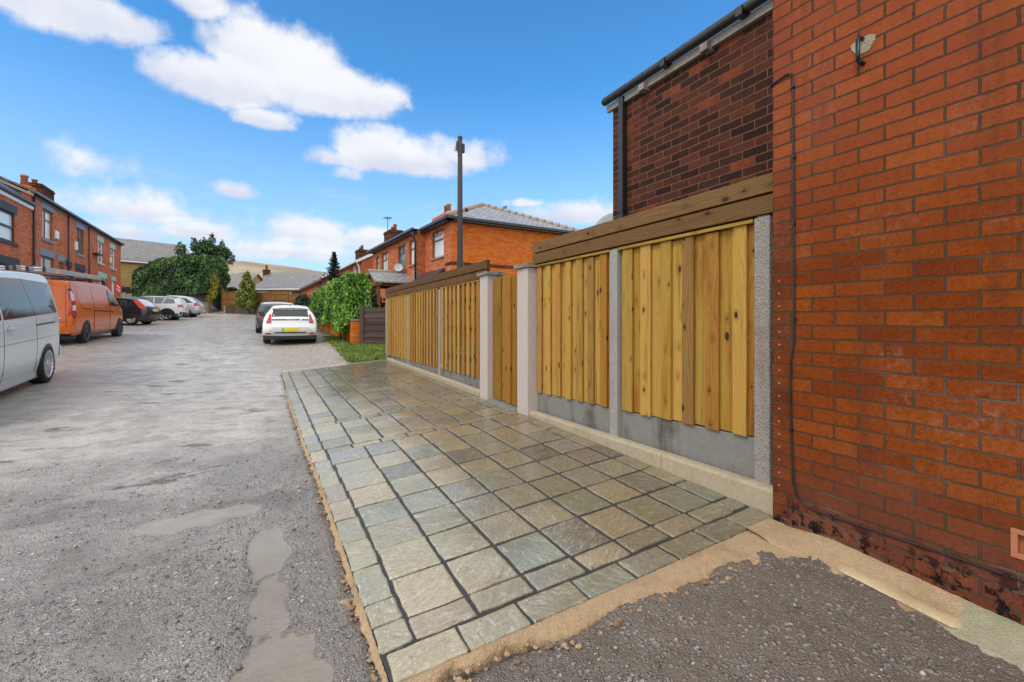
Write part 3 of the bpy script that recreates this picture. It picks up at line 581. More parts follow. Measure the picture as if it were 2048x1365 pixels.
    for y in ys:
        for q in xs:
            x = left_edge(y)+.004+(2.68-left_edge(y))*q; vs.append((x, y, float(pav(x, y))-.0085+rnd.uniform(-.002, .002)))
    n = len(xs); gb.add(vs, [(j*n+i, j*n+i+1, (j+1)*n+i+1, (j+1)*n+i) for j in range(len(ys)-1) for i in range(n-1)], sm=True)
    m2, t = newmat('dark_grout'); P = t.pos(); nn = t.noise(P, 60, 4, .65); lt = t.step(t.noise(P, 6, 4, .7), .58, .72)
    c = t.mix(nn, (.014, .014, .015), (.05, .048, .046)); c = t.mix(t.m('MULTIPLY', lt, .7), c, (.19, .165, .13))
    t.set(col=c, rough=.42, nrm=t.bump(nn, .006)); struct(gb.build('grout_bed', m2))
build_paving()
def build_edging():
    mb = MB()
    def ribbon(inner, outer, z_in, segs, drop=.05, crown=.006):
        # inner/outer: functions of t -> (x,y); jagged outer lip that falls to the ground
        K = 6; vs = []
        for i in range(segs+1):
            t = i/segs; a, b = inner(t), outer(t)
            for k in range(K+1):
                q = k/K; x, y = a[0]+(b[0]-a[0])*q, a[1]+(b[1]-a[1])*q
                z = z_in(x, y)+crown*math.sin(q*math.pi)-.012*q**2+rnd.uniform(-.002, .002)
                vs.append((x, y, z))
            x, y = b[0]+(b[0]-a[0])*.07+rnd.uniform(-.006, .006), b[1]+(b[1]-a[1])*.07+rnd.uniform(-.006, .006)
            vs.append((x, y, z_in(b[0], b[1])-drop))
        n = K+2; mb.add(vs, [(i*n+k, (i+1)*n+k, (i+1)*n+k+1, i*n+k+1) for i in range(segs) for k in range(n-1)], sm=True)
    zz = lambda x, y: float(pav(min(max(x, .3), 2.7), max(y, 1.69)))-.006+(min(y, 1.69)-1.69)*.055
    j1 = [fbm(np.array(i*.11), np.array(0.), 1.0, 3, 3)-.5 for i in range(200)]
    px = [(.30, 1.66), (.55, 1.655), (.8, 1.65), (.95, 1.64), (1.06, 1.58), (1.37, 1.59), (1.68, 1.56), (2.0, 1.545), (2.146, 1.53), (2.25, 1.48), (2.34, 1.41), (2.40, 1.37)]
    ox = lambda t: (.33+2.05*t, float(np.interp(.33+2.05*t, [p[0] for p in px], [p[1] for p in px]))+.055*float(fbm(np.array(t*26), np.array(3.), 1., 4, 2)-.5))
    ribbon(lambda t: (.37+2.25*t, 1.693), ox, zz, 150)
    lo = lambda t: (float(left_edge(1.66+8*t))-.026*(1-.3*t)+.05*float(fbm(np.array(t*130), np.array(9.), 1., 4, 5)-.5), 1.64+8*t)
    ribbon(lambda t: (float(left_edge(1.69+8*t))+.002, 1.69+8*t), lo, lambda x, y: float(pav(.37, max(y, 1.69)))-.013, 700, .016, .0)
    struct(mb.build('mortar_edging', M['mortar'], fix=True, smooth=True))
    # sloping fillet that carries on along the foot of the brick wall
    fb = MB(); vs = []; prof = [(2.64, .035), (2.60, .028), (2.56, .006), (2.50, -.012), (2.44, -.028), (2.395, -.04), (2.375, -.09)]
    ys = np.arange(1.70, -1.0, -.03)
    for y in ys:
        e = pl(y, EP); wob = (float(fbm(np.array(y*7), np.array(0.), 1., 4, 4))-.5); st = float(sstep(np.array(y), 1.35, 1.62))
        for k, (x, z) in enumerate(prof):
            zz_ = e+z*(1-st)+(-.008+.004*math.sin(k))*st
            vs.append((x+(wob*.03 if k > 4 else 0)+(.015*(1-min(1, abs(y-.7)*4)) if k == 3 else 0), y, zz_+rnd.uniform(-.002, .002)+(.012*(1-st)*max(0, wob) if k in (1, 2) else 0)))
    n = len(prof); fb.add(vs, [(i*n+k, i*n+k+1, (i+1)*n+k+1, (i+1)*n+k) for i in range(len(ys)-1) for k in range(n-1)], sm=True)
    mi = []
    for i in range(len(ys)-1):
        for k in range(n-1): mi.append(1 if ys[i] < .83 else 0)
    fb.mi = mi; struct(fb.build('mortar_fillet', [M['mortar'], M['old_con']]))
    db = MB(); vs = []; K = 9; ys = np.linspace(1.28, .80, 22)
    for i, y in enumerate(ys):
        e = pl(y, EP); tp = min(1, i/2, (len(ys)-1-i)/1.2+.35)
        for k in range(K):
            a = math.pi*k/(K-1); vs.append((2.495-.055*math.cos(a)*tp, y, e-.022+.017*math.sin(a)*tp+rnd.uniform(-.001, .001)))
    db.add(vs, [(i*K+k, i*K+k+1, (i+1)*K+k+1, (i+1)*K+k) for i in range(len(ys)-1) for k in range(K-1)]+[[(len(ys)-1)*K+k for k in range(K)]], sm=True)
    tag(db.build('pipe', M['cream'], loc=(2.495, 1.05, pl(1.05, EP)-.02)), 'half buried cream pipe in the mortar along the brick wall foot', 'pipe')
build_edging()
def build_kerbs():
    def run(ys, top, base, label):
        mb = MB()
        for a, b in zip(ys[:-1], ys[1:]):
            a, b = a+.003, b-.003; t = rnd.random(); vs = []
            prof = [(2.665, None), (2.665, -.022), (2.672, -.006), (2.688, 0), (2.735, .002), (2.735, None)]
            for y in (a, b):
                for x, dz in prof: vs.append((x, y, pl(y, base)-.1 if dz is None else pl(y, top)+dz))
            n = len(prof); mb.add(vs, [(k, k+1, n+k+1, n+k) for k in range(n-1)]+[list(range(n))[::-1], list(range(n, 2*n))], t=t)
        o = mb.build('kerb', M['kerb'], loc=(2.70, ys[0], pl(ys[0], base)), fix=True); struct(o)
    run([1.70, 2.62, 3.55, 4.70], [(1.7, .15), (4.7, .10)], [(1.7, 0), (4.7, .05)], '')
    run([6.2, 7.1, 8.05, 8.95, 9.85, 10.75, 11.7, 12.62], [(6, .128), (12.6, .152)], [(6, .05), (12.6, .085)], '')
build_kerbs()
# ------------------------------------------------------------------ fences, gate, pillars
def post(parent, y, z1, z0=-.1, mat='post_con', w=.105, x=FX):
    mb = MB(); mb.box(x-.012, x+.10, y-w/2, y+w/2, z0, z1-.012); mb.box(x, x+.09, y-w/2+.012, y+w/2-.012, z1-.0125, z1)
    return mb.build('post', M[mat], parent, bevel=.008)
def boards(parent, y0, y1, ztop, zb0, zb1, pitch, mat='fence_wood', front=.106, name='panel', x=FX, off=.008):
    mb = MB(); n = max(2, round((y1-y0)/pitch)); p = (y1-y0)/n; zb = lambda y: zb0+(zb1-zb0)*(y-y0)/(y1-y0)
    for i in range(n+1):      # rear boards
        c = y0+p*i; a, b = max(y0, c-.072), min(y1, c+.072)
        if b-a > .01: mb.box(x+.034, x+.055, a, b, 0, 0, top=(zb(a)-.002+rnd.uniform(-.004, .004),)*2+(ztop-rnd.uniform(0, .006),)*2)
    for i in range(n):        # front boards
        c = y0+p*(i+.5)+rnd.uniform(-.006, .006); w = front*(p/.208)*rnd.uniform(.93, 1.06)/2; zz_ = zb(c)+rnd.uniform(-.006, .004); zt = ztop+rnd.uniform(-.004, .004); sk = rnd.uniform(-.003, .003)
        mb.box(x+off+sk, x+off+.02+sk, c-w, c+w, zz_, zt)
    for z in (zb((y0+y1)/2)+.25, (ztop+zb0)/2, ztop-.25): mb.box(x+.0555, x+.085, y0, y1, z-.04, z+.04, t=.3)
    o = mb.build(name, M[mat], parent, bevel=.002, seg=1)
    bt = MB(); bt.box(x-.012, x+.045, y0-.005, y1+.005, ztop+.004, ztop+.028, t=rnd.random()); hrz(bt.build('capping', M[mat], parent, bevel=.003))
    return o
def hrz(o):   # grain along the horizontal: swap the UV axes
    uv = o.data.uv_layers[0].data
    for d in uv: d.uv = (d.uv[1], d.uv[0])
    return o
def rails(parent, y0, y1, levels, x=FX):
    for (za, zb) in levels:
        mb = MB(); mb.box(x-.022, x+.022, y0, y1, za, zb); hrz(mb.build('rail', M['rail_wood'], parent, bevel=.004))
    mb = MB(); mb.box(x+.023, x+.045, y0, y1, levels[0][1]-.03, levels[1][0]+.03); hrz(mb.build('backing_rail', M['gate_wood'], parent))
    mb = MB(); mb.box(x+.047, x+.065, y0, y1, levels[0][0]-.06, levels[0][0]+.03); hrz(mb.build('backing_rail', M['gate_wood'], parent))
def gboard(parent, y0, y1, z0, zt0, zt1, x=FX):
    mb = MB(); mb.box(x+.036, x+.08, y0, y1, 0, 0, top=(z0, z0, zt0, zt1)); mb.build('gravel_board', M['gravel_board'], parent, bevel=.004)
fn = thing('fence', 'tall golden board fence over a grey concrete base, joining the big brick wall', 'fence', (0, 0, 0))
post(fn, 1.83, 1.84, mat='rough_con', w=.105, x=FX-.004); post(fn, 3.265, 1.83)
boards(fn, 1.90, 3.20, 1.80, .415, .365, .208); boards(fn, 3.33, 4.72, 1.80, .36, .322, .208)
gboard(fn, 1.895, 3.21, -.05, .405, .357); gboard(fn, 3.32, 4.72, -.05, .352, .314)
rails(fn, 1.70, 4.72, [(1.842, 1.957), (1.972, 2.088)])
ff = thing('fence', 'long golden board fence between the gate pillar and the dark brown panel, beside the paving', 'fence', (0, 0, 0))
for y in (8.27, 10.58): post(ff, y, 1.77)
post(ff, 12.98, 1.77)
boards(ff, 6.30, 8.21, 1.765, .30, .27, .208, off=-.012); boards(ff, 8.33, 10.52, 1.765, .27, .25, .208, off=-.012); boards(ff, 10.64, 12.91, 1.765, .25, .22, .208, off=-.012)
for a, b in ((6.30, 8.21), (8.33, 10.52), (10.64, 12.91)): gboard(ff, a, b, 0, .292-.008*(a-6.3), .268-.008*(a-6.3))
rails(ff, 6.10, 12.98, [(1.795, 1.912), (1.93, 2.055)])
gm = MB(); gm.box(FX-.02, FX+.03, 6.05, 6.105, 1.70, 2.06); gm.build('rail_end', M['rail_wood'], ff, bevel=.004)
def pillar(y0, y1, z0, z1, label, w=.235):
    p = thing('gate_pillar', label, 'gate pillar', (2.64, (y0+y1)/2, z0), group='rendered gate pillars'); L = Vector(p.location)
    mb = MB(); mb.box(0, w, y0-L.y, y1-L.y, -.12, z1-z0); mb.build('shaft', M['render'], p, bevel=.006)
    cb = MB(); cx0, cx1, cy0, cy1, cz = -.035, w+.035, y0-L.y-.035, y1-L.y+.035, z1-z0+.004; n = 7; vs = []
    ring = [(cx0+(cx1-cx0)*i/n, cy0) for i in range(n)]+[(cx1, cy0+(cy1-cy0)*i/n) for i in range(n)]+[(cx1-(cx1-cx0)*i/n, cy1) for i in range(n)]+[(cx0, cy1-(cy1-cy0)*i/n) for i in range(n)]
    for zz_ in (0, .02, .042):
        for (x, y) in ring: vs.append((x+rnd.uniform(-.007, .007), y+rnd.uniform(-.007, .007), cz+zz_+rnd.uniform(-.002, .002)))
    N = len(ring); fs = [(k*N+i, k*N+(i+1) % N, (k+1)*N+(i+1) % N, (k+1)*N+i) for k in range(2) for i in range(N)]+[list(range(N))[::-1], list(range(2*N, 3*N))]
    cb.add(vs, fs); cb.build('cap', M['cap'], p)
pillar(4.70, 4.965, .06, 1.80, 'pale rendered gate pillar with thin stone cap, nearer one, beside the base of the near board fence')
pillar(5.86, 6.13, .05, 1.815, 'pale rendered gate pillar with thin stone cap, farther one, at the end of the long board fence')
gt = thing('gate', 'narrow golden board gate standing shut between two pale rendered pillars', 'gate', (2.70, 5.4, .05))
g2 = MB(); y = 4.985
while y < 5.84:
    b = min(y+.145, 5.845); sk = .022*(int(round((y-4.985)/.145)) % 2)
    g2.box(.0+sk, .022+sk, y-5.4-.008, b-5.4+.008, .03+rnd.uniform(-.01, .01), 1.70+rnd.uniform(-.012, .012)); y += .145
g2.build('boards', M['gate_wood'], gt, bevel=.002, seg=1)
for z in (.3, .95, 1.5): g3 = MB(); g3.box(.046, .09, -.41, .44, z-.045, z+.045); g3.build('rail', M['gate_wood'], gt, bevel=.003)
sl = MB(); sl.box(2.60, 2.84, 4.975, 5.85, -.05, .062); struct(sl.build('gate_sill', M['cap'], bevel=.006))
# ------------------------------------------------------------------ near brick building and sooty outrigger
bh = thing('brick_building', 'big red brick building wall filling the right edge of the lane', 'building', (2.62, 1.69, 0))
def nearwall():
    mb = MB(); x0, y1 = 0, 0
    mb.wall((0, 0, -.3), (0, -1, 0), 7.7, 6.0, [(.985, 1.21, .525, .645)], .03, inward=(1, 0, 0))
    mb.wall((5, 0, -.3), (-1, 0, 0), 5, 6.0, inward=(0, -1, 0)); mb.wall((0, -7.7, -.3), (1, 0, 0), 5, 6.0, inward=(0, 1, 0)); mb.wall((5, -7.7, -.3), (0, 1, 0), 7.7, 6.0, inward=(-1, 0, 0))
    mb.build('wall', M['brick'], bh)
    rb = MB(); rb.prism([(-.25, 5.68), (2.5, 7.3), (5.25, 5.68), (5.25, 5.6), (2.5, 7.2), (-.25, 5.6)], -7.9, .15); rb.build('roof', M['slate'], bh)
    vb = MB()   # terracotta air brick with slots
    y0, y1, z0, z1 = -1.208, -.987, .227, .343
    vb.box(-.006, .024, y0, y1, z0, z0+.02); vb.box(-.006, .024, y0, y1, z1-.02, z1); vb.box(-.006, .024, y0, y0+.02, z0+.02, z1-.02); vb.box(-.006, .024, y1-.02, y1, z0+.02, z1-.02)
    for i in range(1, 6): yy = y0+.02+(y1-y0-.04)*i/6; vb.box(-.001, .024, yy-.007, yy+.007, z0+.02, z1-.02)
    vb.box(.024, .03, y0, y1, z0, z1); vb.build('air_brick', M['terracotta'], bh, bevel=.002)
nearwall()
cb = MB(); X = 2.611
cb.tube([(2.66, 1.70, 2.565), (X, 1.697, 2.567), (X, 1.66, 2.58), (X, 1.60, 2.592), (X, 1.578, 2.585), (X, 1.568, 2.55), (X, 1.566, 2.4), (X, 1.563, 1.9), (X, 1.560, 1.3), (X, 1.562, 1.05), (X, 1.578, .95), (X, 1.582, .8), (X, 1.575, .5), (X, 1.56, .24), (X, 1.545, .175), (X, 1.50, .145), (X, 1.42, .135), (X, 1.2, .14), (X, .9, .147), (X, .5, .15), (X, -.5, .16)], .0058, 8)
for (y, z) in ((1.567, 2.5), (1.5625, 1.72), (1.56, 1.18), (1.577, .55), (1.36, .136), (.71, .149), (1.56, 2.1)): cb.box(X-.012, X+.01, y-.008, y+.008, z-.006, z+.006)
tag(cb.build('cable', M['cable'], loc=(X, 1.56, 1.3)), 'black cable clipped down and along the big brick wall', 'cable')
hk = MB(); hk.tube([(2.645, 1.222, 2.585), (2.585, 1.222, 2.588), (2.572, 1.222, 2.575), (2.570, 1.221, 2.50), (2.572, 1.22, 2.468)], .0095, 10); hk.tube([(2.573, 1.22, 2.47), (2.60, 1.221, 2.464), (2.645, 1.221, 2.464)], .0115, 10)
hk.add([(2.616, 1.22+.05*math.cos(a)*(1+.25*math.sin(3*a)), 2.555+.05*math.sin(a)*(1+.2*math.cos(2*a))) for a in [i*math.pi/7 for i in range(14)]]+[(2.625, 1.22+.05*math.cos(a)*(1+.25*math.sin(3*a)), 2.555+.05*math.sin(a)*(1+.2*math.cos(2*a))) for a in [i*math.pi/7 for i in range(14)]], [list(range(14))[::-1]]+[(i, (i+1) % 14, 14+(i+1) % 14, 14+i) for i in range(14)], m=1)
tag(hk.build('overflow_pipe', [M['black'], M['old_con']], loc=(2.6, 1.22, 2.5)), 'short black bent pipe sticking out high on the big brick wall', 'pipe')
og = thing('brick_outhouse', 'sooty dark brick outhouse with black gutter, rising behind the near board fence', 'building', (3.55, 4.25, 0))
mb = MB(); mb.wall((0, 0, -.1), (0, -1, 0), 4.3, 3.83, inward=(1, 0, 0)); mb.wall((3.6, 0, -.1), (-1, 0, 0), 3.6, 3.83, inward=(0, -1, 0)); mb.build('wall', M['dark_brick'], og)
mb = MB(); mb.prism([(-.07, 3.835), (3.6, 5.5), (3.6, 5.42), (-.07, 3.775)], -4.3, .12); mb.build('roof', M['dark_slate'], og)
mb = MB(); pr = [(-.075+.048*math.cos(a), 3.775+.046*math.sin(a)) for a in [math.pi+i*math.pi/8 for i in range(9)]]; mb.prism(pr, -4.3, .07); 
for y in (-.9, -1.75, -2.6): mb.box(-.132, -.018, y-.03, y+.03, 3.715, 3.79)
mb.build('gutter', M['gutter'], og)
mb = MB(); mb.box(-.045, -.001, -4.3, .06, 3.655, 3.73); 
for y in (-.55, -1.35, -2.2): mb.box(-.10, -.001, y-.06, y+.02, 3.63, 3.70)
mb.build('fascia', concrete('weathered_fascia', (.3, .27, .24), grit=.3, stain=.7), og)
mb = MB(); mb.box(-.075, -.005, -.25, -.18, 0, 3.72); mb.box(-.082, -.004, -.257, -.173, 2.4, 2.45); mb.build('downpipe', M['gutter'], og, bevel=.008)
ds = thing('satellite_dish', 'pale satellite dish peeping over the near board fence beside the sooty outhouse', 'satellite dish', (4.35, 5.85, 2.0))
c0 = atF(1226, 462, 6.9)-Vector((4.35, 5.85, 2.0)); mt = Matrix.Translation(c0) @ Vector((-.75, -.55, .35)).to_track_quat('Z', 'Y').to_matrix().to_4x4()
mb = MB(); mb.lathe([(0, -.07), (.12, -.06), (.22, -.025), (.30, .02), (.31, .022), (.30, .012), (.12, -.075), (0, -.085)], 28, 0, mt); mb.build('reflector', M['dish'], ds)
mb = MB(); mb.tube([c0, c0+Vector((.2, .1, -.1)), (c0.x+.2, c0.y+.1, 0)], .02); mb.build('bracket', M['black'], ds)
# ------------------------------------------------------------------ telegraph pole
b = atF(920, 275, 16.5); tp = thing('telegraph_pole', 'tall black wooden telegraph pole in front of the orange brick house', 'telegraph pole', (b.x, b.y, .2))
hz = b.z-.2; mb = MB(); mb.tube([(0, 0, -.3), (0, 0, 2), (0, 0, 4.5), (0, 0, hz)], [.125, .115, .098, .085], 14); mb.build('shaft', M['creosote'], tp)
mb = MB(); mb.lathe([(0, hz+.03), (.09, hz+.02), (.095, hz-.02)], 14); mb.build('cap', M['gutter'], tp)
mb = MB(); mb.box(.07, .17, -.06, .06, hz-.55, hz-.22); mb.build('junction_box', M['black'], tp, bevel=.02)
mb = MB()
for k in range(5): mb.tube([(-.07, 0, hz-.2-.07*k), (-.13, -.02, hz-.2-.07*k), (-.15-.02*k, -.04, hz-.26-.07*k)], .016, 6)
mb.tube([(-.06, -.04, hz-.2), (-.13, -.05, hz-.3), (-.16, -.05, hz-.48), (-.1, -.05, hz-.6)], .012, 6); mb.tube([(-.12, 0, hz-.15), (-.12, 0, hz-.5)], .02, 6); mb.build('wire_bracket', M['gutter'], tp)
for k in range(9): mb = MB(); mb.tube([(-.10*(-1)**k, -.02, 2.6+.42*k), (-.135*(-1)**k, -.03, 2.6+.42*k)], .010, 5); mb.build('step_bolt', M['alu'], tp)
# ------------------------------------------------------------------ house helpers (local frame: street front in the plane x = 0)
def window(parent, u0, u1, z0, z1, P, inw, frame='white_upvc', pane='pane_pale', lintel=None, sill=None, style='top', lh=.2, sh=.12, back=.09, fw=.06, over=.12):
    # P(u,z,d) -> local point; d = depth behind the facade
    def bx(mb, a, b, c, d, e, f):
        vs = [P(a, c, e), P(b, c, e), P(b, d, e), P(a, d, e), P(a, c, f), P(b, c, f), P(b, d, f), P(a, d, f)]
        mb.add(vs, [(0, 1, 2, 3), (7, 6, 5, 4), (0, 4, 5, 1), (1, 5, 6, 2), (2, 6, 7, 3), (3, 7, 4, 0)])
    e, f = back-.035, back+.03; mb = MB()
    bx(mb, u0, u1, z0, z0+fw, e, f); bx(mb, u0, u1, z1-fw, z1, e, f); bx(mb, u0, u0+fw, z0+fw, z1-fw, e, f); bx(mb, u1-fw, u1, z0+fw, z1-fw, e, f)
    h = z1-z0; um = (u0+u1)/2
    if style in ('top', 'toptwo'): bx(mb, u0+fw, u1-fw, z1-.36*h, z1-.36*h+fw*.8, e+.005, f-.002)
    if style == 'toptwo': bx(mb, um-fw*.45, um+fw*.45, z1-.36*h+fw*.8, z1-fw, e+.007, f-.003)
    if style == 'two': bx(mb, um-fw/2, um+fw/2, z0+fw, z1-fw, e+.005, f-.002)
    if style == 'sash': bx(mb, u0+fw, u1-fw, z0+.48*h, z0+.48*h+fw, e-.02, f-.002)
    if style == 'cross':
        us = u0+.38*(u1-u0); bx(mb, us-fw/2, us+fw/2, z0+fw, z1-fw, e+.005, f-.002); bx(mb, us+fw/2, u1-fw, z1-.36*h, z1-.36*h+fw*.8, e+.006, f-.003)
    o = mb.build('window', M[frame], parent, fix=True)
    mb = MB(); bx(mb, u0+.01, u1-.01, z0+.01, z1-.01, back+.012, back+.02); mb.build('pane', M[pane], o, fix=True)
    if lintel: mb = MB(); bx(mb, u0-over, u1+over, z1, z1+lh, -.018, .06); mb.build('lintel', M[lintel], o, fix=True, bevel=.006)
    if sill: mb = MB(); bx(mb, u0-over*.8, u1+over*.8, z0-sh, z0, -.06, back-.03); mb.build('sill', M[sill], o, fix=True, bevel=.006)
    return o
def chimney(parent, x0, x1, y0, y1, z0, z1, pots, mat='dark_brick', pot='terracotta'):
    mb = MB(); mb.box(x0, x1, y0, y1, z0, z1-.2); mb.box(x0-.05, x1+.05, y0-.05, y1+.05, z1-.2, z1-.08); mb.box(x0-.02, x1+.02, y0-.02, y1+.02, z1-.08, z1)
    ch = mb.build('chimney', M[mat], parent)
    for (x, y, h, r) in pots:
        mb = MB(); mb.lathe([(0, z1-.001), (r, z1), (r*.86, z1+h*.8), (r*1.1, z1+h*.82), (r*1.1, z1+h*.94), (r*.8, z1+h), (r*.7, z1+h-.08), (0, z1+h-.1)], 12, 0, Matrix.Translation((x, y, 0)) @ Matrix.Identity(4)); mb.build('chimney_pot', M[pot], ch)
    return ch
# ------------------------------------------------------------------ terrace on the left (three eaves heights share one facade line)
tA = R(2.5); K = 1.3; PT = atF(242, 490, 28*K); tdir = Vector((-math.sin(tA), math.cos(tA), 0)); tn = Vector((math.cos(tA), math.sin(tA), 0))
def TP(px, py): q = onplane(px, py, PT, tn)-PT; return q.dot(tdir), q.z+PT.z
def terrace():
    zsp = TP(62, 382)[1]
    def T(x): return TP(x, 500)[0]
    bounds = [('A', T(-75), T(62)), ('B', T(62), T(134)), ('C', T(134), T(175.6)), ('D', T(175.6), T(241.5))]
    lab = {'A': 'red brick terrace house with black sash window and lower slate roof, at the left edge', 'B': 'red brick terrace house with grey stone lintels, grey sills and a white alarm box',
           'C': 'red brick terrace house with brown window frames and black painted lintels', 'D': 'end red brick terrace house with mint green lintels and sills'}
    for k, a, b in bounds:
        g0 = pl(PT.y+(a+b)/2, LP); base = PT+tdir*a; h = thing('terrace_house', lab[k], 'house', (base.x, base.y, 0), tA, 'red brick terrace along the left of the lane'); L = b-a
        ez = TP(62, 411)[1]+.05 if k == 'A' else zsp-.02
        P = lambda u, z, d: Vector((-d, u-a, z))
        W = []   # windows: px left, px right, py top at left, py bottom at left, frame, pane, lintel, sill, style
        if k == 'A': W = [(-4, 31, 414, 476, 'black_frame', 'pane_pale', 'black_stone', 'black_stone', 'sash'), (-6, 36, 525, 600, 'black_frame', 'pane_mid', 'black_stone', 'black_stone', 'sash')]
        if k == 'B': W = [(85, 106, 416, 475.7, 'brown_frame', 'pane_pale', 'grey_stone', 'grey_stone', 'cross'), (81.5, 107.5, 510, 575, 'brown_frame', 'pane_pale', 'grey_stone', 'grey_stone', 'cross')]
        if k == 'C': W = [(153.5, 168, 455, 506.5, 'brown_frame', 'pane_mid', 'grey_stone', 'grey_stone', 'toptwo'), (151, 169.5, 538, 590, 'brown_frame', 'pane_mid', 'black_stone', 'black_stone', 'toptwo')]
        if k == 'D': W = [(195.7, 206, 482, 524, 'white_upvc', 'pane_mid', 'mint_stone', 'mint_stone', 'cross'), (221, 230, 496, 535, 'white_upvc', 'pane_mid', 'mint_stone', 'mint_stone', 'cross'), (197.5, 212.5, 554, 590, 'white_upvc', 'pane_mid', 'mint_stone', 'mint_stone', 'cross')]
        D = {'B': (117, 128, 524, 'grey_stone', 'brown_frame'), 'C': (132, 142.5, 531, 'black_stone', 'black_frame'), 'D': (223.5, 230.5, 562, 'mint_stone', 'white_upvc')}.get(k)
        holes = []; ws = []
        for (x0, x1, y0, y1, *st) in W:
            u0, u1 = T(x0), T(x1); z1, z0 = TP(x0, y0)[1], TP(x0, y1)[1]; holes.append((u0-a, u1-a, z0, z1)); ws.append((u0, u1, z0, z1, st))
        if D: u0, u1 = T(D[0]), T(D[1]); z1 = TP(D[0], D[2])[1]; holes.append((u0-a, u1-a, g0, z1))
        mb = MB(); mb.wall((0, 0, 0), (0, 1, 0), L, ez, holes, .13, inward=(-1, 0, 0))
        mb.wall((-8, L, 0), (1, 0, 0), 8, ez, inward=(0, -1, 0)); mb.wall((-8, 0, 0), (0, 1, 0), L, ez, inward=(1, 0, 0))
        if k in 'AD':
            yy = L if k == 'D' else 0
            mb.poly([(-8, yy, ez), (0, yy, ez), (-4, yy, ez+(1.75 if k == 'D' else 2.9))])
        if k == 'B': sh_ = MB(); sh_.poly([(-8, -.02, ez-1.4), (-.32, -.02, ez-1.4), (-.32, -.02, ez+.0), (-4, -.02, ez+1.75), (-8, -.02, ez)]); sh_.build('slate_hung_gable', M['dark_slate'], h); sv = MB(); sv.prism([(.1, ez-.12), (-4, ez+1.82), (-4, ez+1.7), (.1, ez-.24)], -.1, -.021); sv.build('verge', M['ridge'], h); mb.wall((-.32, -.021, ez-1.2), (1, 0, 0), .32, 1.2, inward=(0, 1, 0))
        mb.build('wall', M['red_brick'], h)
        for (u0, u1, z0, z1, st) in ws: window(h, u0, u1, z0, z1, P, None, st[0], st[1], st[2], st[3], st[4], lh=.36, sh=.14, fw=.075, over=.14)
        if D:
            u0, u1 = T(D[0]), T(D[1]); mb = MB(); mb.box(-.14, -.08, u0-a, u1-a, g0-.1, z1); dd = mb.build('door', M[D[4]], h)
            mb = MB(); mb.box(-.05, .02, u0-a-.12, u1-a+.12, z1, z1+.34); mb.build('lintel', M[D[3]], dd, bevel=.005)
            mb = MB(); mb.box(-.08, -.05, u1-a-.18, u1-a-.12, g0+1, g0+1.12); mb.build('handle', M['chrome'], dd)
        pit = 2.9 if k == 'A' else 1.75
        mb = MB(); mb.prism([(.22, ez+.02), (-4, ez+pit+.12), (-8.2, ez+.02), (-8.2, ez-.08), (-4, ez+pit), (.22, ez-.08)], -.0 if k != 'A' else -.1, L+(.15 if k == 'D' else 0)); rf = mb.build('roof', M['dark_slate'] if k == 'A' else M['slate'], h)
        mb = MB(); mb.prism([(-3.82, ez+pit+.06), (-4, ez+pit+.19), (-4.18, ez+pit+.06)], 0, L); mb.build('ridge', M['ridge'], rf)
        mb = MB(); mb.prism([(.13+.07*math.cos(q), ez-.03+.07*math.sin(q)) for q in [math.pi+i*math.pi/6 for i in range(7)]], 0, L+(.15 if k == 'D' else 0)); mb.box(.03, .06, 0, L+(.12 if k == 'D' else 0), ez-.2, ez-.05); mb.build('gutter', M['gutter'], h)
        if k == 'A': mb = MB(); mb.box(.0, .10, -.05, L-.02, ez-.27, ez-.12); mb.build('fascia', M['white'], h)
        if k == 'B':
            mb = MB(); mb.tube([(.07, .14, g0), (.07, .14, ez-.1)], .05, 8); mb.build('downpipe', M['gutter'], h)
            mb = MB(); u = T(111)-a; z = TP(108, 461)[1]; mb.box(0, .09, T(108.5)-a, T(114.5)-a, z-.42, z); mb.build('alarm_box', M['white'], h, bevel=.02)
            pass
        if k == 'C':
            z = TP(149, 483)[1]; mb = MB(); mb.box(0, .09, T(148.6)-a, T(152.4)-a, z-.5, z+.0); mb.build('alarm_box', M['white'], h, bevel=.02)
            mb = MB(); mb.tube([(.06, .06, g0), (.06, .06, ez-.1)], .035, 6); mb.build('downpipe', M['gutter'], h)
        if k == 'D':
            chimney(h, -4.5, -3.5, L-3.7, L-1.4, ez+1.2, 10.6, [(-4, L-3.2, .35, .16), (-4, L-2.5, .25, .16)], mat='dark_brick'); chimney(h, -4.4, -3.6, L-5.3, L-4.4, ez+1.2, 10.05, [(-4, L-4.85, .75, .2)], mat='orange_brick')
            z = TP(220, 515)[1]; mb = MB(); mb.box(0, .09, T(219)-a, T(221)-a, z-.4, z+.0); mb.build('alarm_box', M['white'], h, bevel=.02)
            mb = MB(); mb.tube([(.06, .06, g0), (.06, .06, ez-.1)], .035, 6); mb.build('downpipe', M['gutter'], h)
            z = TP(188, 507)[1]; mb = MB(); mb.box(0, .3, T(184.5)-a, T(194.5)-a, z-.1, z); mb.build('canopy', M['black'], h)
        if k == 'A':
            pass
            mb = MB(); x, y = -4.0, L-4.2; mb.tube([(x, y, ez+2.8), (x, y, ez+3.5)], .02, 5)
            for q in range(4): mb.tube([(x-.25, y-.3+.2*q, ez+3.45+.03*q), (x+.25, y-.3+.2*q, ez+3.45+.03*q)], .012, 4)
            mb.tube([(x, y-.4, ez+3.43), (x, y+.4, ez+3.55)], .012, 4); mb.build('aerial', M['gutter'], h)
terrace()
sg = atF(222, 575, 35); s0 = thing('estate_agent_sign', 'red house sale board with white roof chevron standing by the end terrace house', 'sign', (sg.x, sg.y, 1.2), R(30))
